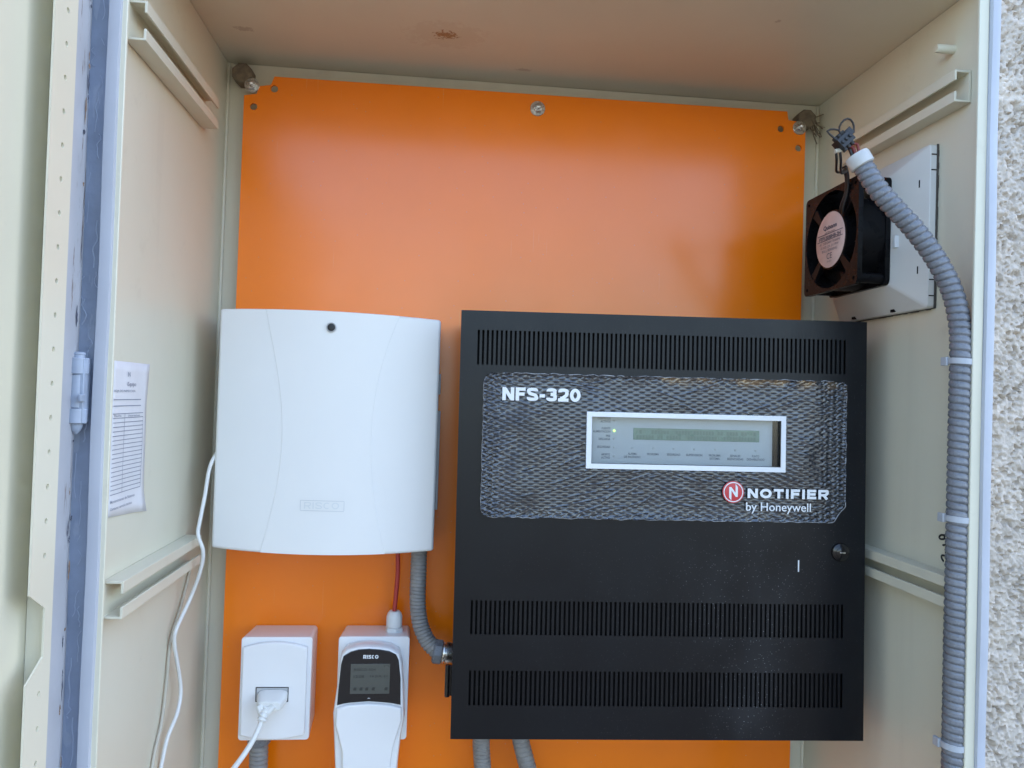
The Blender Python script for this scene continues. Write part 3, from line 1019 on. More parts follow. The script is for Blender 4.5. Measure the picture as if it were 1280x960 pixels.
# lettering on the overlay
FLM = -0.0042
pbuild("lettering", stroke_text("NFS-320", (.84, .70, .80, .38, .74, .74, .76), .10, .25, (-0.1838, -0.0966, 0.1366, 0.1512), ploc(FLM)), "lettering_white", smooth=0)
pbuild("lettering", stroke_text("NOTIFIER", (1.0, 1.15, .98, .28, .9, .28, .9, 1.0), .21, .27, (0.0940, 0.1865, 0.0337, 0.0444), ploc(FLM)), "lettering_white", smooth=0)
pbuild("lettering", text_geo("by Honeywell", (0.0925, 0.1665, 0.0165, 0.0288), ploc(FLM), bold=0.006), "lettering_white", smooth=0)
emb = pbuild("round_emblem", G().lathe((0.0777, FLM + 0.0008, 0.0400), (0, -1, 0), [(0, 0.0122), (0.0009, 0.0122), (0.001, 0.0119)], 40), "logo_red")
gr = G()
ri, ro = 0.0101, 0.0112
n_ = 40
gr.plate(circle2(0.0777, 0.0400, ro, n_), [circle2(0.0777, 0.0400, ri, n_)], lambda a, b: (a, FLM - 0.0006, b))
build("emblem_ring", gr, "lettering_white", emb, local=True, fixnormals=False, smooth=0)
cx_, cz_ = 0.0777, 0.0400
nn = [(-0.0048, -0.0062), (-0.0022, -0.0092), (-0.0022, 0.0018), (0.0026, -0.0052), (0.0050, -0.0052), (0.0050, 0.0056), (0.0024, 0.0092), (0.0024, -0.0006), (-0.0024, 0.0056), (-0.0048, 0.0056)]
build("emblem_letter", G().plate([(cx_ + a, cz_ + b) for a, b in nn], [], lambda a, b: (a, FLM - 0.0006, b)), "lettering_white", emb, local=True, fixnormals=False, smooth=0)
# lock and a chalk-white scratch
lk = pbuild("lock", G().lathe((0.2026, 0.0, -0.0257), (0, -1, 0), [(0, 0.0105), (0.002, 0.0105), (0.0032, 0.0098), (0.0038, 0.0080), (0.0042, 0.0074), (0.0042, 0.0001)], 36), "lock_black")
build("keyhole_plug", G().lathe((0.2026, -0.0040, -0.0257), (0, -1, 0), [(0, 0.0062), (0.0010, 0.0062), (0.0014, 0.0056), (0.0014, 0.0001)], 28), "lock_black", lk, local=True)
build("keyway", G().box(0.2000, 0.2065, -0.0057, -0.0048, -0.0266, -0.0249), "steel", lk, local=True, bevel=0.0003)
gsx = G().box(0.1541, 0.1556, -0.0008, -0.0001, -0.0485, -0.0355)
pbuild("paint_scratch", gsx, "lettering_white", bevel=0.0003)

# ================================================================ white enclosure with bowed front
enc = thing("white_enclosure", (-0.242, YP - 0.003, 0.596), "white plastic alarm enclosure with bowed front, mounted left of the black panel", "enclosure")
CX, HW = -0.2420, 0.1262


def sn(x):
    return (x - CX) / HW


def fy(x):
    return -0.1095 - 0.0150 * (1 - sn(x) ** 2)


def zt(x):
    return 0.8690 + 0.0025 * (1 - sn(x) ** 2) - 0.010 * (x - CX)


def zb(x):
    return 0.5965 - 0.0040 * (1 - sn(x) ** 2) - 0.003 * (x - CX)


def panel_grid(xl_, xr_, nu, nv, dy, y_back, inset=0.0):
    """curved sheet between xl_(z) and xr_(z), closed back to y_back"""
    g = G()
    for lay in range(2):
        for j in range(nv + 1):
            tv = j / nv
            for i in range(nu + 1):
                tu = i / nu
                zm = 0.5965 + tv * 0.2725
                x = xl_(zm) + tu * (xr_(zm) - xl_(zm))
                z = zb(x) + inset + tv * (zt(x) - zb(x) - 2 * inset)
                y = fy(x) + dy if lay == 0 else y_back
                if lay == 1:
                    x = CX + (x - CX) * 0.992
                g.v.append((x, y, z))
    N = nu + 1
    M = N * (nv + 1)
    for j in range(nv):
        for i in range(nu):
            a = j * N + i
            g.f.append((a, a + 1, a + N + 1, a + N))
            g.f.append((M + a, M + a + N, M + a + N + 1, M + a + 1))
    for i in range(nu):
        g.f.append((i, M + i, M + i + 1, i + 1))
        a = nv * N + i
        g.f.append((a, a + 1, M + a + 1, M + a))
    for j in range(nv):
        a = j * N
        g.f.append((a, a + N, M + a + N, M + a))
        a = j * N + nu
        g.f.append((a, M + a, M + a + N, a + N))
    return g


build("enclosure_shell", panel_grid(lambda z: CX - HW, lambda z: CX + HW, 24, 4, 0, YP - 0.0036), "white_plastic", enc, bevel=0.0030, seg=3, smooth=30)
SL = [(-0.3160, 0.874), (-0.3109, 0.850), (-0.3017, 0.8117), (-0.2934, 0.7573), (-0.2910, 0.7188), (-0.2951, 0.6771), (-0.3042, 0.6258), (-0.3128, 0.5913)]
SR = [(-0.1625, 0.871), (-0.1690, 0.8558), (-0.1782, 0.8244), (-0.1879, 0.78), (-0.1912, 0.7279), (-0.1892, 0.689), (-0.1825, 0.6438), (-0.1701, 0.5922)]


def interp(S):
    zs = [b for a, b in S][::-1]; xs = [a for a, b in S][::-1]
    pf = np.polyfit(zs, xs, 4)
    return lambda z: float(np.polyval(pf, z))


build("centre_cover", panel_grid(interp(SL), interp(SR), 14, 36, -0.0005, -0.1050, inset=0.0006), "white_plastic", enc, bevel=0.0003, seg=2, smooth=30)
build("cover_screw", G().lathe((-0.2403, -0.1255, 0.8525), (0, -1, 0), [(0, 0.0056), (0.0012, 0.0056), (0.0018, 0.0050), (0.0010, 0.0042), (0.0008, 0.0001)], 26), "grey_plastic", enc)
build("screw_core", G().lathe((-0.2403, -0.1258, 0.8525), (0, -1, 0), [(0, 0.0042), (0.0014, 0.0042), (0.0016, 0.0038), (0.0016, 0.0001)], 22), "cable_black", enc)
LY = fy(-0.242) - 0.0016
gf_ = G()
for k in range(16):
    xa, xb = -0.2678 + 0.0488 * k / 16, -0.2678 + 0.0488 * (k + 1) / 16
    for z_ in (0.6432, 0.6547):
        q = []
        for x_, zz_ in ((xa, z_ - 0.0003), (xb, z_ - 0.0003), (xb, z_ + 0.0003), (xa, z_ + 0.0003)):
            q.append((x_, fy(x_) - 0.0010, zz_ - 0.01 * (x_ - CX)))
        gf_.add(q, [(0, 1, 2, 3)])
for x_ in (-0.2678, -0.2190):
    q = [(x_ - 0.0003, 0.6435), (x_ + 0.0003, 0.6435), (x_ + 0.0003, 0.6544), (x_ - 0.0003, 0.6544)]
    gf_.add([(a, fy(a) - 0.0010, b - 0.01 * (x_ - CX)) for a, b in q], [(0, 1, 2, 3)])
badge = build("badge_frame", gf_, "badge_line", enc, fixnormals=False, smooth=0)
build("badge_lettering", stroke_text("RISCO", (.95, .22, .95, .95, 1.05), .2, .16, (-0.2635, -0.2245, 0.6455, 0.6530), lambda u, v_, h_: (u, fy(u) - 0.0008 - h_, v_)), "white_nylon", badge, smooth=0)
build("side_clip", G().box(-0.1158, -0.1135, -0.085, -0.070, 0.780, 0.805).box(-0.1158, -0.1125, -0.080, -0.066, 0.640, 0.760), "grey_plastic", enc, bevel=0.0008)


# ================================================================ socket box, plug, keypad
def taper_box(fx0, fx1, fz0, fz1, fy_, bx0, bx1, bz0, bz1, by_, r=0.004):
    f = rrect(fx0, fx1, fz0, fz1, r)
    b = rrect(bx0, bx1, bz0, bz1, r)
    return G().loft([[(a, by_, c) for a, c in b], [(a, fy_, c) for a, c in f]])


sock = thing("socket_box", (-0.296, YP - 0.003, 0.366), "white surface power socket box with a plug in it, under the white enclosure", "socket")
build("box_body", taper_box(-0.3362, -0.2545, 0.3672, 0.4880, -0.085, -0.3345, -0.2570, 0.369, 0.4845, YP - 0.0005), "white_gloss", sock, bevel=0.0012, seg=3)


def bowed(x0, x1, z0, z1, y0_, y1_, bow, r, n=8, taper=0.0):
    """cover plate whose top and bottom edges are bowed"""
    pts = []
    for i in range(n + 1):
        u = i / n
        pts.append((x0 + taper + (x1 - x0 - 2 * taper) * u, z1 + bow * (1 - (2 * u - 1) ** 2)))
    for i in range(n + 1):
        u = 1 - i / n
        pts.append((x0 + (x1 - x0) * u, z0 - bow * 0.8 * (1 - (2 * u - 1) ** 2)))
    cxm, czm = (x0 + x1) / 2, (z0 + z1) / 2
    return G().loft([[(a, y0_, b) for a, b in pts], [(a, y1_ + 0.0012, b) for a, b in pts], [(cxm + (a - cxm) * 0.97, y1_, czm + (b - czm) * 0.98) for a, b in pts]])


cover = build("socket_cover", bowed(-0.3330, -0.2592, 0.3755, 0.4775, -0.0852, -0.0915, 0.0065, 0.003), "white_gloss", sock, bevel=0.0010, seg=3)
build("socket_rim", G().plate([(-0.3163, 0.4152), (-0.2787, 0.4148), (-0.2787, 0.4321), (-0.3163, 0.4323)], [[(-0.3152, 0.4163), (-0.2798, 0.4159), (-0.2798, 0.4311), (-0.3152, 0.4312)]], lambda a, b: (a, -0.0920, b)), "cable_black", cover, fixnormals=False, smooth=0)
build("socket_insert", G().box(-0.3150, -0.2800, -0.0917, -0.0912, 0.4165, 0.4309), "grey_plastic", cover)

plug = thing("power_plug", (-0.302, -0.093, 0.405), "white two-pin plug with its white cord, pushed into the socket", "plug")
pg = G()
secs = []
for y_, hw, hh in ((-0.0925, 0.0165, 0.0066), (-0.098, 0.0168, 0.0070), (-0.108, 0.0150, 0.0068), (-0.1135, 0.0120, 0.0055)):
    secs.append([(-0.2960 + a * hw, y_, 0.4230 + b * hh - (abs(y_) - 0.0925) * 0.25) for a, b in rrect(-1, 1, -1, 1, 0.55, 4)])
pg.loft(secs)
build("plug_body", pg, "cable_white", plug, bevel=0.0008, smooth=50)
ga = G()
tube(ga, [(-0.2990, -0.112, 0.4150), (-0.3010, -0.118, 0.4100), (-0.3022, -0.121, 0.4040)], 0.0056, step=0.0015, n=14, pitch=0.0036, groove=0.0014)
tube(ga, [(-0.2905, -0.112, 0.4185), (-0.2960, -0.114, 0.4140), (-0.3005, -0.117, 0.4085)], 0.0042, step=0.002, n=10)
tube(ga, [(-0.3075, -0.112, 0.4185), (-0.3050, -0.114, 0.4140), (-0.3015, -0.117, 0.4085)], 0.0042, step=0.002, n=10)
build("strain_relief", ga, "cable_white", plug)
gcd = G()
tube(gcd, [(-0.3020, -0.1205, 0.4065), (-0.3042, -0.126, 0.3985), (-0.3089, -0.135, 0.3880), (-0.3155, -0.143, 0.3775), (-0.3247, -0.149, 0.3650), (-0.3394, -0.153, 0.3440), (-0.352, -0.15, 0.310), (-0.356, -0.14, 0.25)], 0.0030, n=12)
build("cord", gcd, "cable_white", plug)

kbox = thing("keypad_mount_box", (-0.182, YP - 0.003, 0.364), "white junction box behind the keypad, with a cable gland on top", "junction box")
build("box_body", taper_box(-0.2240, -0.1402, 0.3660, 0.4887, -0.085, -0.2225, -0.1418, 0.368, 0.4845, YP - 0.0005), "white_gloss", kbox, bevel=0.0012, seg=3)


def gland(parent, p, axis, mat_, s=1.0):
    a = Vector(axis).normalized(); p = Vector(p)
    u = a.orthogonal().normalized(); w = a.cross(u)

    def ring(d, r, n=6, tw=0):
        return [p + a * d * s + (u * math.cos(2 * math.pi * i / n + tw) + w * math.sin(2 * math.pi * i / n + tw)) * r * s for i in range(n)]
    gg = G().loft([ring(0, 0.0108), ring(0.0052, 0.0108), ring(0.0058, 0.0100)])
    build("gland_base", gg, mat_, parent, bevel=0.0006)
    gg = G().lathe(p + a * 0.0058 * s, a, [(0, 0.0090 * s), (0.001 * s, 0.0090 * s), (0.0012 * s, 0.0097 * s), (0.0130 * s, 0.0097 * s), (0.0165 * s, 0.0085 * s), (0.0195 * s, 0.0062 * s), (0.0196 * s, 0.003 * s)], 12)
    build("gland_nut", gg, mat_, parent, bevel=0.0005)


gland(kbox, (-0.1605, -0.057, 0.4860), (0, 0, 1), "white_nylon", 1.02)

key = thing("alarm_keypad", (-0.184, -0.086, 0.27), "white alarm keypad with dark glass display and closed white flap", "keypad")
KO = [(-0.2249, 0.4083), (-0.2241, 0.4161), (-0.2216, 0.4392), (-0.22, 0.465), (-0.2179, 0.4766), (-0.2117, 0.4825), (-0.199, 0.4855), (-0.1862, 0.4861), (-0.173, 0.4853), (-0.1603, 0.483), (-0.151, 0.4777), (-0.1472, 0.4647), (-0.1447, 0.4387), (-0.1434, 0.4153), (-0.1425, 0.4024),
      (-0.1463, 0.3791), (-0.1490, 0.3454), (-0.1505, 0.30), (-0.155, 0.275), (-0.168, 0.268), (-0.200, 0.268), (-0.214, 0.275), (-0.219, 0.30), (-0.2206, 0.3466), (-0.2237, 0.3903)]
kcx, kcz = -0.184, 0.385


def inset2(P, k):
    return [(kcx + (a - kcx) * k, kcz + (b - kcz) * (1 - (1 - k) * 0.4)) for a, b in P]


kb = G().loft([[(a, -0.0855, b) for a, b in inset2(KO, 0.97)], [(a, -0.100, b) for a, b in KO], [(a, -0.1085, b) for a, b in inset2(KO, 0.99)], [(a, -0.1115, b) for a, b in inset2(KO, 0.955)]])
build("keypad_body", kb, "white_gloss", key, bevel=0.0009, seg=2, smooth=45)
KG = [(-0.2201, 0.4186), (-0.2191, 0.4392), (-0.2172, 0.465), (-0.2147, 0.4748), (-0.2065, 0.4799), (-0.197, 0.4823), (-0.1861, 0.4830), (-0.1740, 0.4822), (-0.1628, 0.4804), (-0.1549, 0.4765), (-0.1515, 0.4699), (-0.1487, 0.4491), (-0.1477, 0.4185), (-0.158, 0.4206), (-0.1685, 0.4218), (-0.184, 0.4229), (-0.2044, 0.4216), (-0.213, 0.4204)]
glass = build("display_glass", G().loft([[(a, -0.1110, b) for a, b in KG], [(a, -0.1128, b) for a, b in KG], [(-0.184 + (a + 0.184) * 0.985, -0.1133, 0.45 + (b - 0.45) * 0.985) for a, b in KG]]), "keypad_glass", key, smooth=30)
build("lcd_screen", G().box(-0.2060, -0.1611, -0.1137, -0.1130, 0.4318, 0.4662), "keypad_lcd", glass, bevel=0.0002)
build("lettering", stroke_text("RISCO", (.75, .24, .72, .66, .86), .12, .22, (-0.1922, -0.1748, 0.4722, 0.4764), ploc(-0.1134)), "lettering_white", glass, smooth=0)
for s_, bxx in (("RISCO 504", (-0.2022, -0.1775, 0.4583, 0.4611)), ("12:08", (-0.2022, -0.1905, 0.4503, 0.4533)), ("16 JUL 21", (-0.1835, -0.1640, 0.4503, 0.4533))):
    build("screen_text", text_geo(s_, bxx, ploc(-0.1137)), "keypad_ink", glass, smooth=0)
gi = G()
for k, a in enumerate((-0.2005, -0.1935, -0.187, -0.1795, -0.165)):
    gi.box(a - 0.0017, a + 0.0017, -0.1140, -0.1138, 0.4358, 0.4382)
    gi.box(a - 0.0010, a + 0.0020, -0.1140, -0.1138, 0.4384, 0.4392)
build("screen_icons", gi, "keypad_ink", glass)
build("flap_mark", G().plate([(-0.1862, 0.4262), (-0.1822, 0.4262), (-0.1842, 0.4274)], [], lambda a, b: (a, -0.1135, b)), "grey_plastic", glass, fixnormals=False, smooth=0)
KF = [(-0.2205, 0.4160), (-0.213, 0.4186), (-0.2044, 0.4203), (-0.184, 0.4213), (-0.1685, 0.4204), (-0.158, 0.4190), (-0.1465, 0.4160), (-0.1455, 0.4020), (-0.1500, 0.3869), (-0.1543, 0.3714), (-0.1566, 0.3533), (-0.1575, 0.33), (-0.159, 0.29), (-0.162, 0.275), (-0.205, 0.275), (-0.209, 0.29), (-0.2112, 0.33), (-0.2117, 0.3480), (-0.2125, 0.3671), (-0.2176, 0.3851), (-0.2213, 0.3980)]
build("keypad_flap", G().loft([[(a, -0.1105, b) for a, b in KF], [(a, -0.1150, b) for a, b in KF], [(-0.184 + (a + 0.184) * 0.96, -0.1168, 0.35 + (b - 0.35) * 0.985) for a, b in KF]]), "white_gloss", key, bevel=0.0008, smooth=40)

# ================================================================ fan on the right wall
fan_t = thing("cooling_fan", (0.351, -0.166, 0.913), "black square cooling fan with a round pink label, on the right wall", "fan")
FC = (-0.1665, 0.9752)
FH = 0.0598
FX0, FX1 = 0.3325, 0.3700


def fplace(x):
    return lambda a, b: (x, FC[0] - a, FC[1] + b)


sq = rrect(-FH, FH, -FH, FH, 0.006, 4)
for nm, xa, xb in (("front_flange", FX0, FX0 + 0.0055), ("rear_flange", FX1 - 0.0055, FX1)):
    gg = G()
    c_out = circle2(0, 0, 0.0565, 40)
    hl = [circle2(sx_ * 0.0525, sz_ * 0.0525, 0.0023, 10) for sx_ in (-1, 1) for sz_ in (-1, 1)]
    gg.plate(sq, [c_out] + hl, fplace(xa))
    n0 = len(gg.v)
    gg.plate(sq, [c_out] + hl, fplace(xb))
    # side walls of the outline and the bore
    for ring in [sq, c_out] + hl:
        k = len(ring)
        o_ = len(gg.v)
        gg.v += [fplace(xa)(*p) for p in ring] + [fplace(xb)(*p) for p in ring]
        gg.f += [(o_ + i, o_ + (i + 1) % k, o_ + k + (i + 1) % k, o_ + k + i) for i in range(k)]
    build(nm, gg, "fan_black", fan_t, fixnormals=False, smooth=30)
gg = G()
for rr_ in (0.0566, 0.0590):
    k = 48
    o_ = len(gg.v)
    gg.v += [fplace(FX0 + 0.003)(*p) for p in circle2(0, 0, rr_, k)] + [fplace(FX1 - 0.003)(*p) for p in circle2(0, 0, rr_, k)]
    gg.f += [(o_ + i, o_ + (i + 1) % k, o_ + k + (i + 1) % k, o_ + k + i) for i in range(k)]
build("duct", gg, "fan_black", fan_t, fixnormals=False)
# corner columns between the flanges
for sx_ in (-1, 1):
    for sz_ in (-1, 1):
        gg = G().cyl(fplace(FX0 + 0.005)(sx_ * 0.0520, sz_ * 0.0520), (1, 0, 0), 0.0058, FX1 - FX0 - 0.010, 14)
        build("corner_column", gg, "fan_black", fan_t)
build("motor_hub", G().lathe(fplace(FX0 + 0.0005)(0, 0), (1, 0, 0), [(0, 0.0330), (0.0008, 0.0345), (0.004, 0.0350), (0.033, 0.0350)], 44), "fan_black", fan_t)
# struts of the front guard
for ang in (45, 135, 225, 315):
    d = (math.cos(R(ang)), math.sin(R(ang))); nrm = (-d[1], d[0])
    gg = G()
    lp0 = []; lp1 = []
    for rad, wd, tgt in ((0.031, 0.0035, lp0), (0.070, 0.0075, lp1)):
        for sg, xx_ in ((-1, FX0 + 0.0008), (1, FX0 + 0.0008), (1, FX0 + 0.006), (-1, FX0 + 0.006)):
            tgt.append(fplace(xx_)(max(-0.0585, min(0.0585, d[0] * rad + nrm[0] * wd * sg)), max(-0.0585, min(0.0585, d[1] * rad + nrm[1] * wd * sg))))
    gg.loft([lp0, lp1])
    build("guard_strut", gg, "fan_black", fan_t, bevel=0.0005)
for k in range(5):
    a0 = R(72 * k + 15)
    pts = []
    gb_ = G()
    nr, nt = 5, 7
    for i in range(nr + 1):
        rad = 0.0345 + (0.0545 - 0.0345) * i / nr
        for j in range(nt + 1):
            s_ = j / nt
            an = a0 + R(58) * (s_ - 0.5) + R(8) * i / nr
            pts.append(fplace(FX0 + 0.011 + 0.020 * s_ + 0.002 * math.sin(s_ * math.pi))(rad * math.cos(an), rad * math.sin(an)))
    gb_.add(pts, [(i * (nt + 1) + j, i * (nt + 1) + j + 1, (i + 1) * (nt + 1) + j + 1, (i + 1) * (nt + 1) + j) for i in range(nr) for j in range(nt)])
    build("blade", gb_, "fan_black", fan_t, fixnormals=False, solid=0.0014)
lab = build("round_label", G().lathe(fplace(FX0 + 0.0007)(0, 0), (-1, 0, 0), [(0, 0.0325), (0.0005, 0.0325), (0.0006, 0.0323)], 48), "label_pink", fan_t)


def lplace(u, v_, h_):
    return (FX0 - 0.0001 - h_, FC[0] - u, FC[1] + v_)


for s_, b, w, hh, bo in (("Quixann", 0.0150, 0.030, 0.0062, 0.03), ("axial flow motor", 0.0098, 0.024, 0.0024, 0.0), ("FTF12038HB-2H", 0.0036, 0.048, 0.0046, 0.03),
                         ("AC 220/240V 50/60Hz", -0.0026, 0.047, 0.0030, 0.0), ("0.14/0.12A 21/19W", -0.0072, 0.040, 0.0030, 0.0), ("BALL BEARING", -0.0118, 0.034, 0.0030, 0.0), ("CE", -0.0188, 0.0120, 0.0068, 0.0), ("04-2017", -0.0252, 0.010, 0.0018, 0.0)):
    build("label_print", text_geo(s_, (-w / 2, w / 2, b - hh / 2, b + hh / 2), lplace, bold=bo), "ink", lab, smooth=0)
gl_ = G()
for b in (0.0074, 0.0002):
    o_ = len(gl_.v)
    gl_.add([lplace(-0.0285, b, 0.0003), lplace(0.0285, b, 0.0003), lplace(0.0285, b + 0.0008, 0.0003), lplace(-0.0285, b + 0.0008, 0.0003)], [(0, 1, 2, 3)])
build("label_line", gl_, "ink", lab, fixnormals=False, smooth=0)
# screws and the fan's own lead
for sx_, sz_ in ((1, -1), (1, 1), (-1, -1)):
    build("screw", G().lathe(fplace(FX1 - 0.0055)(sx_ * 0.0525, sz_ * 0.0525), (-1, 0, 0), [(0, 0.0034), (0.001, 0.0034), (0.002, 0.002)], 12), "steel", fan_t)
gw = G()
tube(gw, [lplace(0.018, 0.024, -0.004), lplace(0.026, 0.033, 0.0015), lplace(0.034, 0.045, 0.001), lplace(0.040, 0.060, 0.004), lplace(0.044, 0.072, 0.010)], 0.0016, n=8)
tube(gw, [lplace(0.021, 0.021, -0.004), lplace(0.030, 0.030, 0.0015), lplace(0.037, 0.044, 0.001), lplace(0.044, 0.060, 0.004), lplace(0.049, 0.072, 0.010)], 0.0016, n=8)
build("fan_lead", gw, "cable_black", fan_t)

# filter housing between fan and wall
fil = thing("filter_housing", (0.39, -0.1745, 0.886), "white tapered filter housing behind the black fan, on the right wall", "filter housing")
ry0, ry1, rz0, rz1 = -0.2620, -0.0870, 0.8872, 1.0605
iy0, iy1, iz0, iz1 = -0.2280, -0.1040, 0.9135, 1.0370


def rr_at(x, a0, a1, b0, b1, r):
    return [(x, a, b) for a, b in rrect(a0, a1, b0, b1, r, 3)]


build("housing_body", G().loft([rr_at(0.3995, ry0, ry1, rz0, rz1, 0.004), rr_at(0.3905, ry0, ry1, rz0, rz1, 0.004), rr_at(0.3705, iy0, iy1, iz0, iz1, 0.004)]), "housing_grey", fil, bevel=0.0007, smooth=30)
gn_ = G()
for z_ in (1.0495, 1.0330, 0.917, 0.900):
    gn_ = G().box(0.3915, 0.3995, ry0 - 0.0004, ry0 + 0.001, z_ - 0.0006, z_ + 0.0006)
    build("clip_slot", gn_, "grille_dark", fil)
for z_, y_ in ((1.020, -0.2505), (0.928, -0.2505)):
    gn_ = G().box(0.3845, 0.3855, y_ - 0.0025, y_ + 0.0025, z_ - 0.004, z_ + 0.004)
    build("clip_slot", gn_, "grille_dark", fil)
for y_ in (-0.205, -0.125):
    gn_ = G().box(0.3870, 0.3895, y_ - 0.0035, y_ + 0.0035, 0.8885, 0.8915)
    build("clip_slot", gn_, "grille_dark", fil)
gs_ = G()
rs_ = random.Random(5)
for (ya, za, yb, zb_) in ((ry0, rz0, ry0, rz1), (ry0, rz0, ry1, rz0)):
    nseg = 26
    for k in range(nseg):
        a_, b_ = k / nseg, (k + 1) / nseg
        w_ = rs_.uniform(0.0004, 0.0013)
        if ya == yb:
            gs_.box(0.3972, 0.3994, ya - w_, ya + 0.0002, za + (zb_ - za) * a_, za + (zb_ - za) * b_)
        else:
            gs_.box(0.3972, 0.3994, ya + (yb - ya) * a_, ya + (yb - ya) * b_, za - w_, za + 0.0002)
build("sealant_bead", gs_, "sealant", fil)
build("label_tab", G().box(0.3700, 0.3755, -0.2345, -0.2300, 0.955, 0.968), "white_nylon", fil, bevel=0.0004)

# ================================================================ conduits and cables
CR = [(0.2950, -0.2942, 1.0240), (0.2996, -0.296, 1.0155), (0.3094, -0.300, 0.9974), (0.3242, -0.304, 0.9789), (0.3430, -0.308, 0.9576), (0.3644, -0.312, 0.9279), (0.3794, -0.3155, 0.8966), (0.3850, -0.319, 0.8667),
      (0.3855, -0.3215, 0.8368), (0.3855, -0.3215, 0.7904), (0.3855, -0.3215, 0.7134), (0.3855, -0.3215, 0.6367), (0.3855, -0.3215, 0.5604), (0.3855, -0.322, 0.4395), (0.3855, -0.322, 0.25), (0.3855, -0.322, 0.02)]
cond = thing("flexible_conduit", (0.3855, -0.322, 0.01), "long grey ribbed conduit running down the cabinet's right front edge from the fan", "conduit", )
g = G(); tube(g, CR, 0.0102, n=24, pitch=0.0073, groove=0.0014)
build("conduit_hose", g, "conduit_grey", cond, smooth=60)
d_ = (Vector(CR[0]) - Vector(CR[2])).normalized()
build("end_bushing", G().lathe(Vector(CR[0]) - d_ * 0.004, d_, [(0, 0.0106), (0.001, 0.0118), (0.011, 0.0121), (0.0135, 0.0113), (0.0140, 0.0085), (0.0120, 0.0075), (0.0118, 0.0005)], 28), "collar_grey", cond, smooth=40)
pb = Vector(CR[0]) + d_ * 0.009
gw = G()
tube(gw, [pb, pb + Vector((-0.004, 0.002, 0.010)), (0.2836, -0.2929, 1.0389), (0.2786, -0.2919, 1.0429)], 0.0017, n=8)
tube(gw, [pb + Vector((0.003, 0, 0)), pb + Vector((0.001, 0.001, 0.012)), (0.2861, -0.2929, 1.0429), (0.2816, -0.2919, 1.0469)], 0.0015, n=8)
build("wire", gw, "wire_maroon", cond)
gw = G()
tube(gw, [pb + Vector((-0.003, 0.002, 0)), pb + Vector((-0.007, 0.003, 0.009)), (0.2771, -0.2929, 1.0379)], 0.0018, n=8)
build("wire", gw, "cable_black", cond)

# cable ties on the conduit
for z_, lab_ in ((0.8275, "topmost of the white cable ties on the long grey conduit"), (0.6755, "middle white cable tie on the long grey conduit, above the handwritten date"), (0.4590, "lowest of the white cable ties on the long grey conduit")):
    tie = thing("cable_tie", (0.3855, -0.3215, z_), lab_, "cable tie", "white ties on the long conduit")
    gtie = G()
    k = 30
    rin, rout = 0.0100, 0.0112
    for rr_ in (rin, rout):
        pass
    lps = []
    for i in range(k):
        a = 2 * math.pi * i / k
        ca, sa = math.cos(a), math.sin(a)
        lps.append([(0.3855 + rin * ca, -0.3215 + rin * sa, z_ - 0.0028 - 0.0008 * ca), (0.3855 + rout * ca, -0.3215 + rout * sa, z_ - 0.0028 - 0.0008 * ca),
                    (0.3855 + rout * ca, -0.3215 + rout * sa, z_ + 0.0028 - 0.0008 * ca), (0.3855 + rin * ca, -0.3215 + rin * sa, z_ + 0.0028 - 0.0008 * ca)])
    lps.append(lps[0])
    gtie.loft(lps, False, False)
    build("strap", gtie, "tie_nylon", tie)
    build("tie_head", G().box(0.3730, 0.3765, -0.3180, -0.3095, z_ - 0.0040, z_ + 0.0045).box(0.3760, 0.3790, -0.3200, -0.3150, z_ - 0.0025, z_ + 0.003), "tie_nylon", tie, bevel=0.0006)

# terminal connector with looped black wires above the fan
con = thing("wire_connector", (0.2761, -0.2919, 1.0389), "small black terminal connector with looped wires above the fan", "connector")
gk = G()
ax = Vector((0.72, 0.05, 0.69)).normalized()
ay = Vector((-0.69, 0.1, 0.72)).normalized()
az = ax.cross(ay)


def obox(g, c, ex_, ey_, ez_):
    c = Vector(c)
    v = [c + ax * (sx_ * ex_) + ay * (sy_ * ey_) + az * (sz_ * ez_) for sz_ in (-1, 1) for sx_, sy_ in ((-1, -1), (1, -1), (1, 1), (-1, 1))]
    g.add(v, [(0, 3, 2, 1), (4, 5, 6, 7), (0, 1, 5, 4), (1, 2, 6, 5), (2, 3, 7, 6), (3, 0, 4, 7)])


cc = Vector((0.2771, -0.2919, 1.0454))
obox(gk, cc, 0.0085, 0.0055, 0.006)
for k in (-1, 0, 1):
    gk.cyl(cc + ax * (0.0052 * k) - ay * 0.0090, ay, 0.0026, 0.018, 12)
    gk.cyl(cc + ax * (0.0052 * k) + az * 0.0045, az, 0.0019, 0.003, 10)
obox(gk, cc + ax * 0.0095 + ay * 0.003, 0.004, 0.004, 0.004)
build("terminal_block", gk, "cable_black", con, bevel=0.0005)
gw = G()
tube(gw, [(0.2766, -0.2909, 1.0489), (0.2716, -0.2929, 1.0564), (0.2738, -0.2949, 1.0639), (0.2801, -0.2949, 1.0674), (0.2861, -0.2929, 1.0639), (0.2876, -0.2919, 1.0569), (0.2836, -0.2909, 1.0499)], 0.0010, n=7)
tube(gw, [(0.2716, -0.2929, 1.0429), (0.2651, -0.2939, 1.0479), (0.2591, -0.2929, 1.0544), (0.2671, -0.2929, 1.0564), (0.2726, -0.2929, 1.0549), (0.2748, -0.2919, 1.0489)], 0.0010, n=7)
tube(gw, [(0.2696, -0.2909, 1.0389), (0.2735, -0.2860, 1.0290), (0.2880, -0.2600, 1.0250), (0.3100, -0.2330, 1.0350), (0.3224, -0.2125, 1.0440)], 0.0013, n=7)
tube(gw, [(0.2741, -0.2909, 1.0374), (0.2780, -0.2860, 1.0280), (0.2930, -0.2600, 1.0240), (0.3130, -0.2350, 1.0350), (0.3224, -0.2155, 1.0440)], 0.0013, n=7)
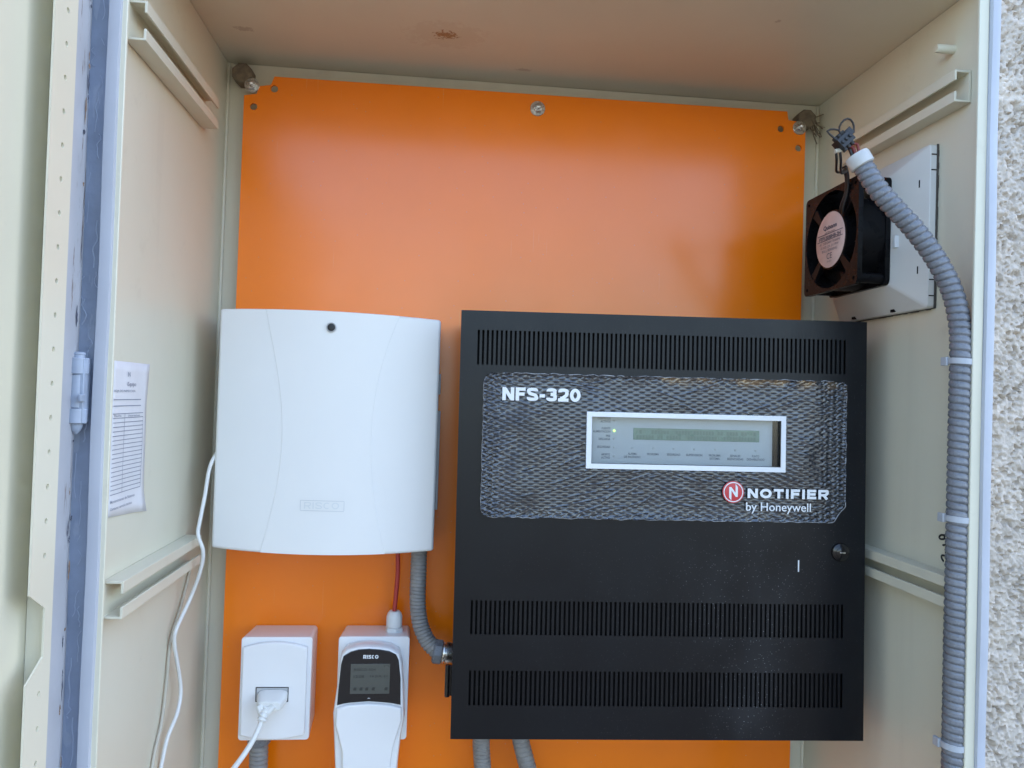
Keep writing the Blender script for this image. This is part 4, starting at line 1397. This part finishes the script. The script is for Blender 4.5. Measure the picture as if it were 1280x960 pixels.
build("wire_loop", gw, "cable_black", con, smooth=60)
build("heat_shrink", G().cyl((0.2686, -0.2909, 1.0349), (0.35, 0.0, 0.1), 0.0022, 0.010, 10), "cable_beige", con)

# conduit from the white enclosure to the black panel
c2 = thing("flexible_conduit", (-0.1326, -0.075, 0.47), "short grey ribbed conduit bending from the white enclosure into the black panel", "conduit")
g = G(); tube(g, [(-0.1326, -0.075, 0.602), (-0.1326, -0.075, 0.575), (-0.1326, -0.075, 0.5587), (-0.1325, -0.075, 0.5297), (-0.1287, -0.078, 0.5036), (-0.1200, -0.082, 0.4845), (-0.1090, -0.085, 0.4735), (-0.1005, -0.085, 0.4695), (-0.093, -0.085, 0.4685)], 0.0100, n=20, pitch=0.0044, groove=0.0012)
build("conduit_hose", g, "conduit_warm", c2, smooth=60)
axg = Vector((1, 0, -0.12)).normalized()
pg0 = Vector((-0.1115, -0.085, 0.4712))
gg = G()
u = axg.orthogonal().normalized(); w = axg.cross(u)


def ring(d, r, n=8):
    return [pg0 + axg * d + (u * math.cos(2 * math.pi * i / n) + w * math.sin(2 * math.pi * i / n)) * r for i in range(n)]


gg.loft([ring(-0.001, 0.0118), ring(0.001, 0.0148), ring(0.0095, 0.0148), ring(0.0105, 0.0138)])
build("union_nut", gg, "conduit_grey", c2, bevel=0.0006)
build("washer_ring", G().lathe(pg0 + axg * 0.0105, axg, [(0, 0.0120), (0.001, 0.0125), (0.0025, 0.0125), (0.0030, 0.0100), (0.0042, 0.0100), (0.0045, 0.0128), (0.0075, 0.0128), (0.014, 0.0110)], 28), "steel", c2, smooth=40)

for nm, pts, lab_ in (
        ("a", [(-0.0494, -0.065, 0.425), (-0.0490, -0.064, 0.38), (-0.0486, -0.062, 0.3505), (-0.0455, -0.060, 0.318), (-0.042, -0.058, 0.28), (-0.040, -0.056, 0.20), (-0.04, -0.055, 0.02)], "grey ribbed conduit under the black panel, the more upright one on the left"),
        ("b", [(-0.012, -0.065, 0.425), (-0.006, -0.064, 0.385), (0.0010, -0.062, 0.352), (0.0110, -0.060, 0.318), (0.026, -0.058, 0.27), (0.040, -0.056, 0.20), (0.045, -0.055, 0.02)], "grey ribbed conduit under the black panel, the slanting one on the right")):
    cb_ = thing("flexible_conduit", (pts[-1][0], -0.055, 0.01), lab_, "conduit", "conduits under the black panel")
    g = G(); tube(g, pts, 0.0108, n=20, pitch=0.0046 if nm == "a" else 0.0062, groove=0.0013)
    build("conduit_hose", g, "conduit_warm", cb_, smooth=60)
cs = thing("flexible_conduit", (-0.318, -0.055, 0.01), "grey ribbed conduit coming out under the white power socket", "conduit")
g = G(); tube(g, [(-0.3178, -0.055, 0.352), (-0.3176, -0.055, 0.335), (-0.317, -0.055, 0.30), (-0.316, -0.055, 0.2), (-0.316, -0.055, 0.02)], 0.0112, n=20, pitch=0.0052, groove=0.0014)
build("conduit_hose", g, "conduit_warm", cs, smooth=60)
build("conduit_nut", G().lathe((-0.3178, -0.055, 0.3685), (0, 0, -1), [(0, 0.0138), (0.016, 0.0138), (0.018, 0.0128), (0.019, 0.0112)], 10), "conduit_grey", cs, bevel=0.0006)

# red fire cable
g = G(); tube(g, [(-0.1592, -0.057, 0.605), (-0.1590, -0.057, 0.585), (-0.1582, -0.057, 0.5599), (-0.1592, -0.057, 0.5354), (-0.1606, -0.057, 0.5120), (-0.1606, -0.057, 0.490)], 0.0028, n=12)
tag(build("red_cable", g, "cable_red", base=(-0.1606, -0.057, 0.49), smooth=60), "red cable dropping from the white enclosure into the keypad box gland", "cable")

# white cable on the left
g = G(); tube(g, [(-0.352, -0.090, 0.730), (-0.3670, -0.103, 0.705), (-0.3729, -0.110, 0.6876), (-0.3756, -0.115, 0.6564), (-0.3769, -0.125, 0.6308), (-0.3755, -0.135, 0.6160), (-0.3693, -0.135, 0.5972), (-0.3733, -0.130, 0.5740), (-0.3835, -0.128, 0.5434), (-0.3896, -0.150, 0.5180), (-0.3915, -0.150, 0.5025), (-0.3903, -0.140, 0.4758), (-0.3889, -0.130, 0.4442), (-0.3883, -0.140, 0.4236), (-0.3926, -0.155, 0.4042), (-0.3950, -0.160, 0.3853), (-0.3960, -0.165, 0.3625), (-0.396, -0.170, 0.28), (-0.396, -0.165, 0.02)], 0.0021, n=12)
tag(build("white_cable", g, "cable_white", base=(-0.396, -0.165, 0.02), smooth=60), "thin white cable hanging wavily from behind the white enclosure along the left wall", "cable")
g = G(); tube(g, [(-0.3975, -0.086, 0.577), (-0.3975, -0.0876, 0.5623), (-0.3975, -0.1148, 0.5299), (-0.3975, -0.1433, 0.5030), (-0.3975, -0.1512, 0.4625), (-0.3975, -0.1614, 0.4240), (-0.3975, -0.1869, 0.3815), (-0.3975, -0.20, 0.30), (-0.3975, -0.20, 0.02)], 0.0018, n=10)
tag(build("beige_cable", g, "cable_beige", base=(-0.3975, -0.2, 0.02), smooth=60), "thin beige cable lying flat against the left wall below the lower rail", "cable")

# ================================================================ paper form and handwriting
pap = thing("paper_form", (-0.399, -0.277, 0.66), "white printed inspection form taped to the left inner wall", "paper")
g = G()
nu, nv = 10, 16
ppts = []
for j in range(nv + 1):
    for i in range(nu + 1):
        u_, v_ = i / nu, j / nv
        y = -0.3185 + u_ * 0.0805
        z0_ = 0.6635 + (0.6575 - 0.6635) * u_
        z = z0_ + v_ * (0.8000 - z0_)
        lift = 0.0006 + 0.0010 * (math.sin(u_ * 7 + v_ * 5) * 0.5 + 0.5) * (0.3 + v_) + (0.004 * max(0, u_ - 0.85) / 0.15 * max(0, 0.15 - v_) / 0.15) + 0.0016 * max(0, u_ - 0.8) * max(0, v_ - 0.7) * 16
        ppts.append((-0.3998 + lift, y, z))
g.add(ppts, [(j * (nu + 1) + i, j * (nu + 1) + i + 1, (j + 1) * (nu + 1) + i + 1, (j + 1) * (nu + 1) + i) for j in range(nv) for i in range(nu)])
sheet_ = build("paper_sheet", g, "paper", pap, fixnormals=False, smooth=80, solid=0.0001)


def pplace(u_, v_, h_=0.0004):
    """u_ and v_ from 0 to 1 over the sheet"""
    z0_ = 0.6635 + (0.6575 - 0.6635) * u_
    lift = 0.0006 + 0.0010 * (math.sin(u_ * 7 + v_ * 5) * 0.5 + 0.5) * (0.3 + v_) + 0.0016 * max(0, u_ - 0.8) * max(0, v_ - 0.7) * 16
    return (-0.3998 + lift + h_ + 0.0003, -0.3185 + u_ * 0.0805, 0.6605 + v_ * 0.1395)


gl_ = G()


def pline(u0, v0, u1, v1, w):
    n = 8
    for i in range(n):
        ua, ub = u0 + (u1 - u0) * i / n, u0 + (u1 - u0) * (i + 1) / n
        va, vb = v0 + (v1 - v0) * i / n, v0 + (v1 - v0) * (i + 1) / n
        if abs(u1 - u0) > abs(v1 - v0):
            q4 = [pplace(ua, va - w), pplace(ub, vb - w), pplace(ub, vb + w), pplace(ua, va + w)]
        else:
            q4 = [pplace(ua - w, va), pplace(ua + w, va), pplace(ub + w, vb), pplace(ub - w, vb)]
        gl_.add(q4, [(0, 1, 2, 3)])


for v_ in (0.755, 0.715):
    pline(0.02, v_, 0.78, v_, 0.0028)
rows = [0.665 - 0.0282 * k for k in range(19)]
for v_ in rows:
    pline(0.02, v_, 0.87, v_, 0.0024)
pline(0.34, rows[-1], 0.34, rows[0], 0.004)
pline(0.87, rows[-1], 0.87, rows[1], 0.004)
build("printed_lines", gl_, "form_ink", sheet_, fixnormals=False, smooth=0)
for s_, b_ in (("N", (0.36, 0.42, 0.905, 0.935)), ("Equipo", (0.36, 0.60, 0.835, 0.870)), ("HOJA DE INSPECCION", (0.03, 0.58, 0.800, 0.818)), ("Fecha", (0.06, 0.25, 0.646, 0.659)), ("Observaciones", (0.42, 0.76, 0.643, 0.656)),
                     ("Mantenimiento de Sistemas", (0.04, 0.72, 0.103, 0.122)), ("Contacto: servicio tecnico", (0.04, 0.65, 0.058, 0.076))):
    build("printed_text", text_geo(s_, b_, lambda u_, v_, h_: pplace(u_, v_, 0.0004), bold=0.01), "form_ink", sheet_, smooth=0)

hw = thing("handwritten_date", (0.3995, -0.287, 0.626), "black marker handwriting 2019 on the right wall beside the conduit", "handwriting")
for st in ([(-0.2921, 0.6548), (-0.2871, 0.6535), (-0.2780, 0.6523), (-0.2755, 0.6494), (-0.2781, 0.6482), (-0.2832, 0.6495), (-0.2836, 0.6523)],
           [(-0.2904, 0.6465), (-0.2899, 0.6444), (-0.2854, 0.6437), (-0.2814, 0.6427)],
           [(-0.2916, 0.6404), (-0.2871, 0.6388), (-0.2857, 0.6365), (-0.2872, 0.6355), (-0.2917, 0.6367), (-0.2935, 0.6390), (-0.2916, 0.6404)],
           [(-0.2829, 0.6265), (-0.2803, 0.6286), (-0.2797, 0.6316), (-0.2827, 0.6325), (-0.2863, 0.6319), (-0.2894, 0.6309), (-0.2925, 0.6330)]):
    g = G(); tube(g, [(0.4, a, b) for a, b in st], 0.0011, step=0.001, n=7)
    build("pen_stroke", g, "marker", hw, smooth=60)
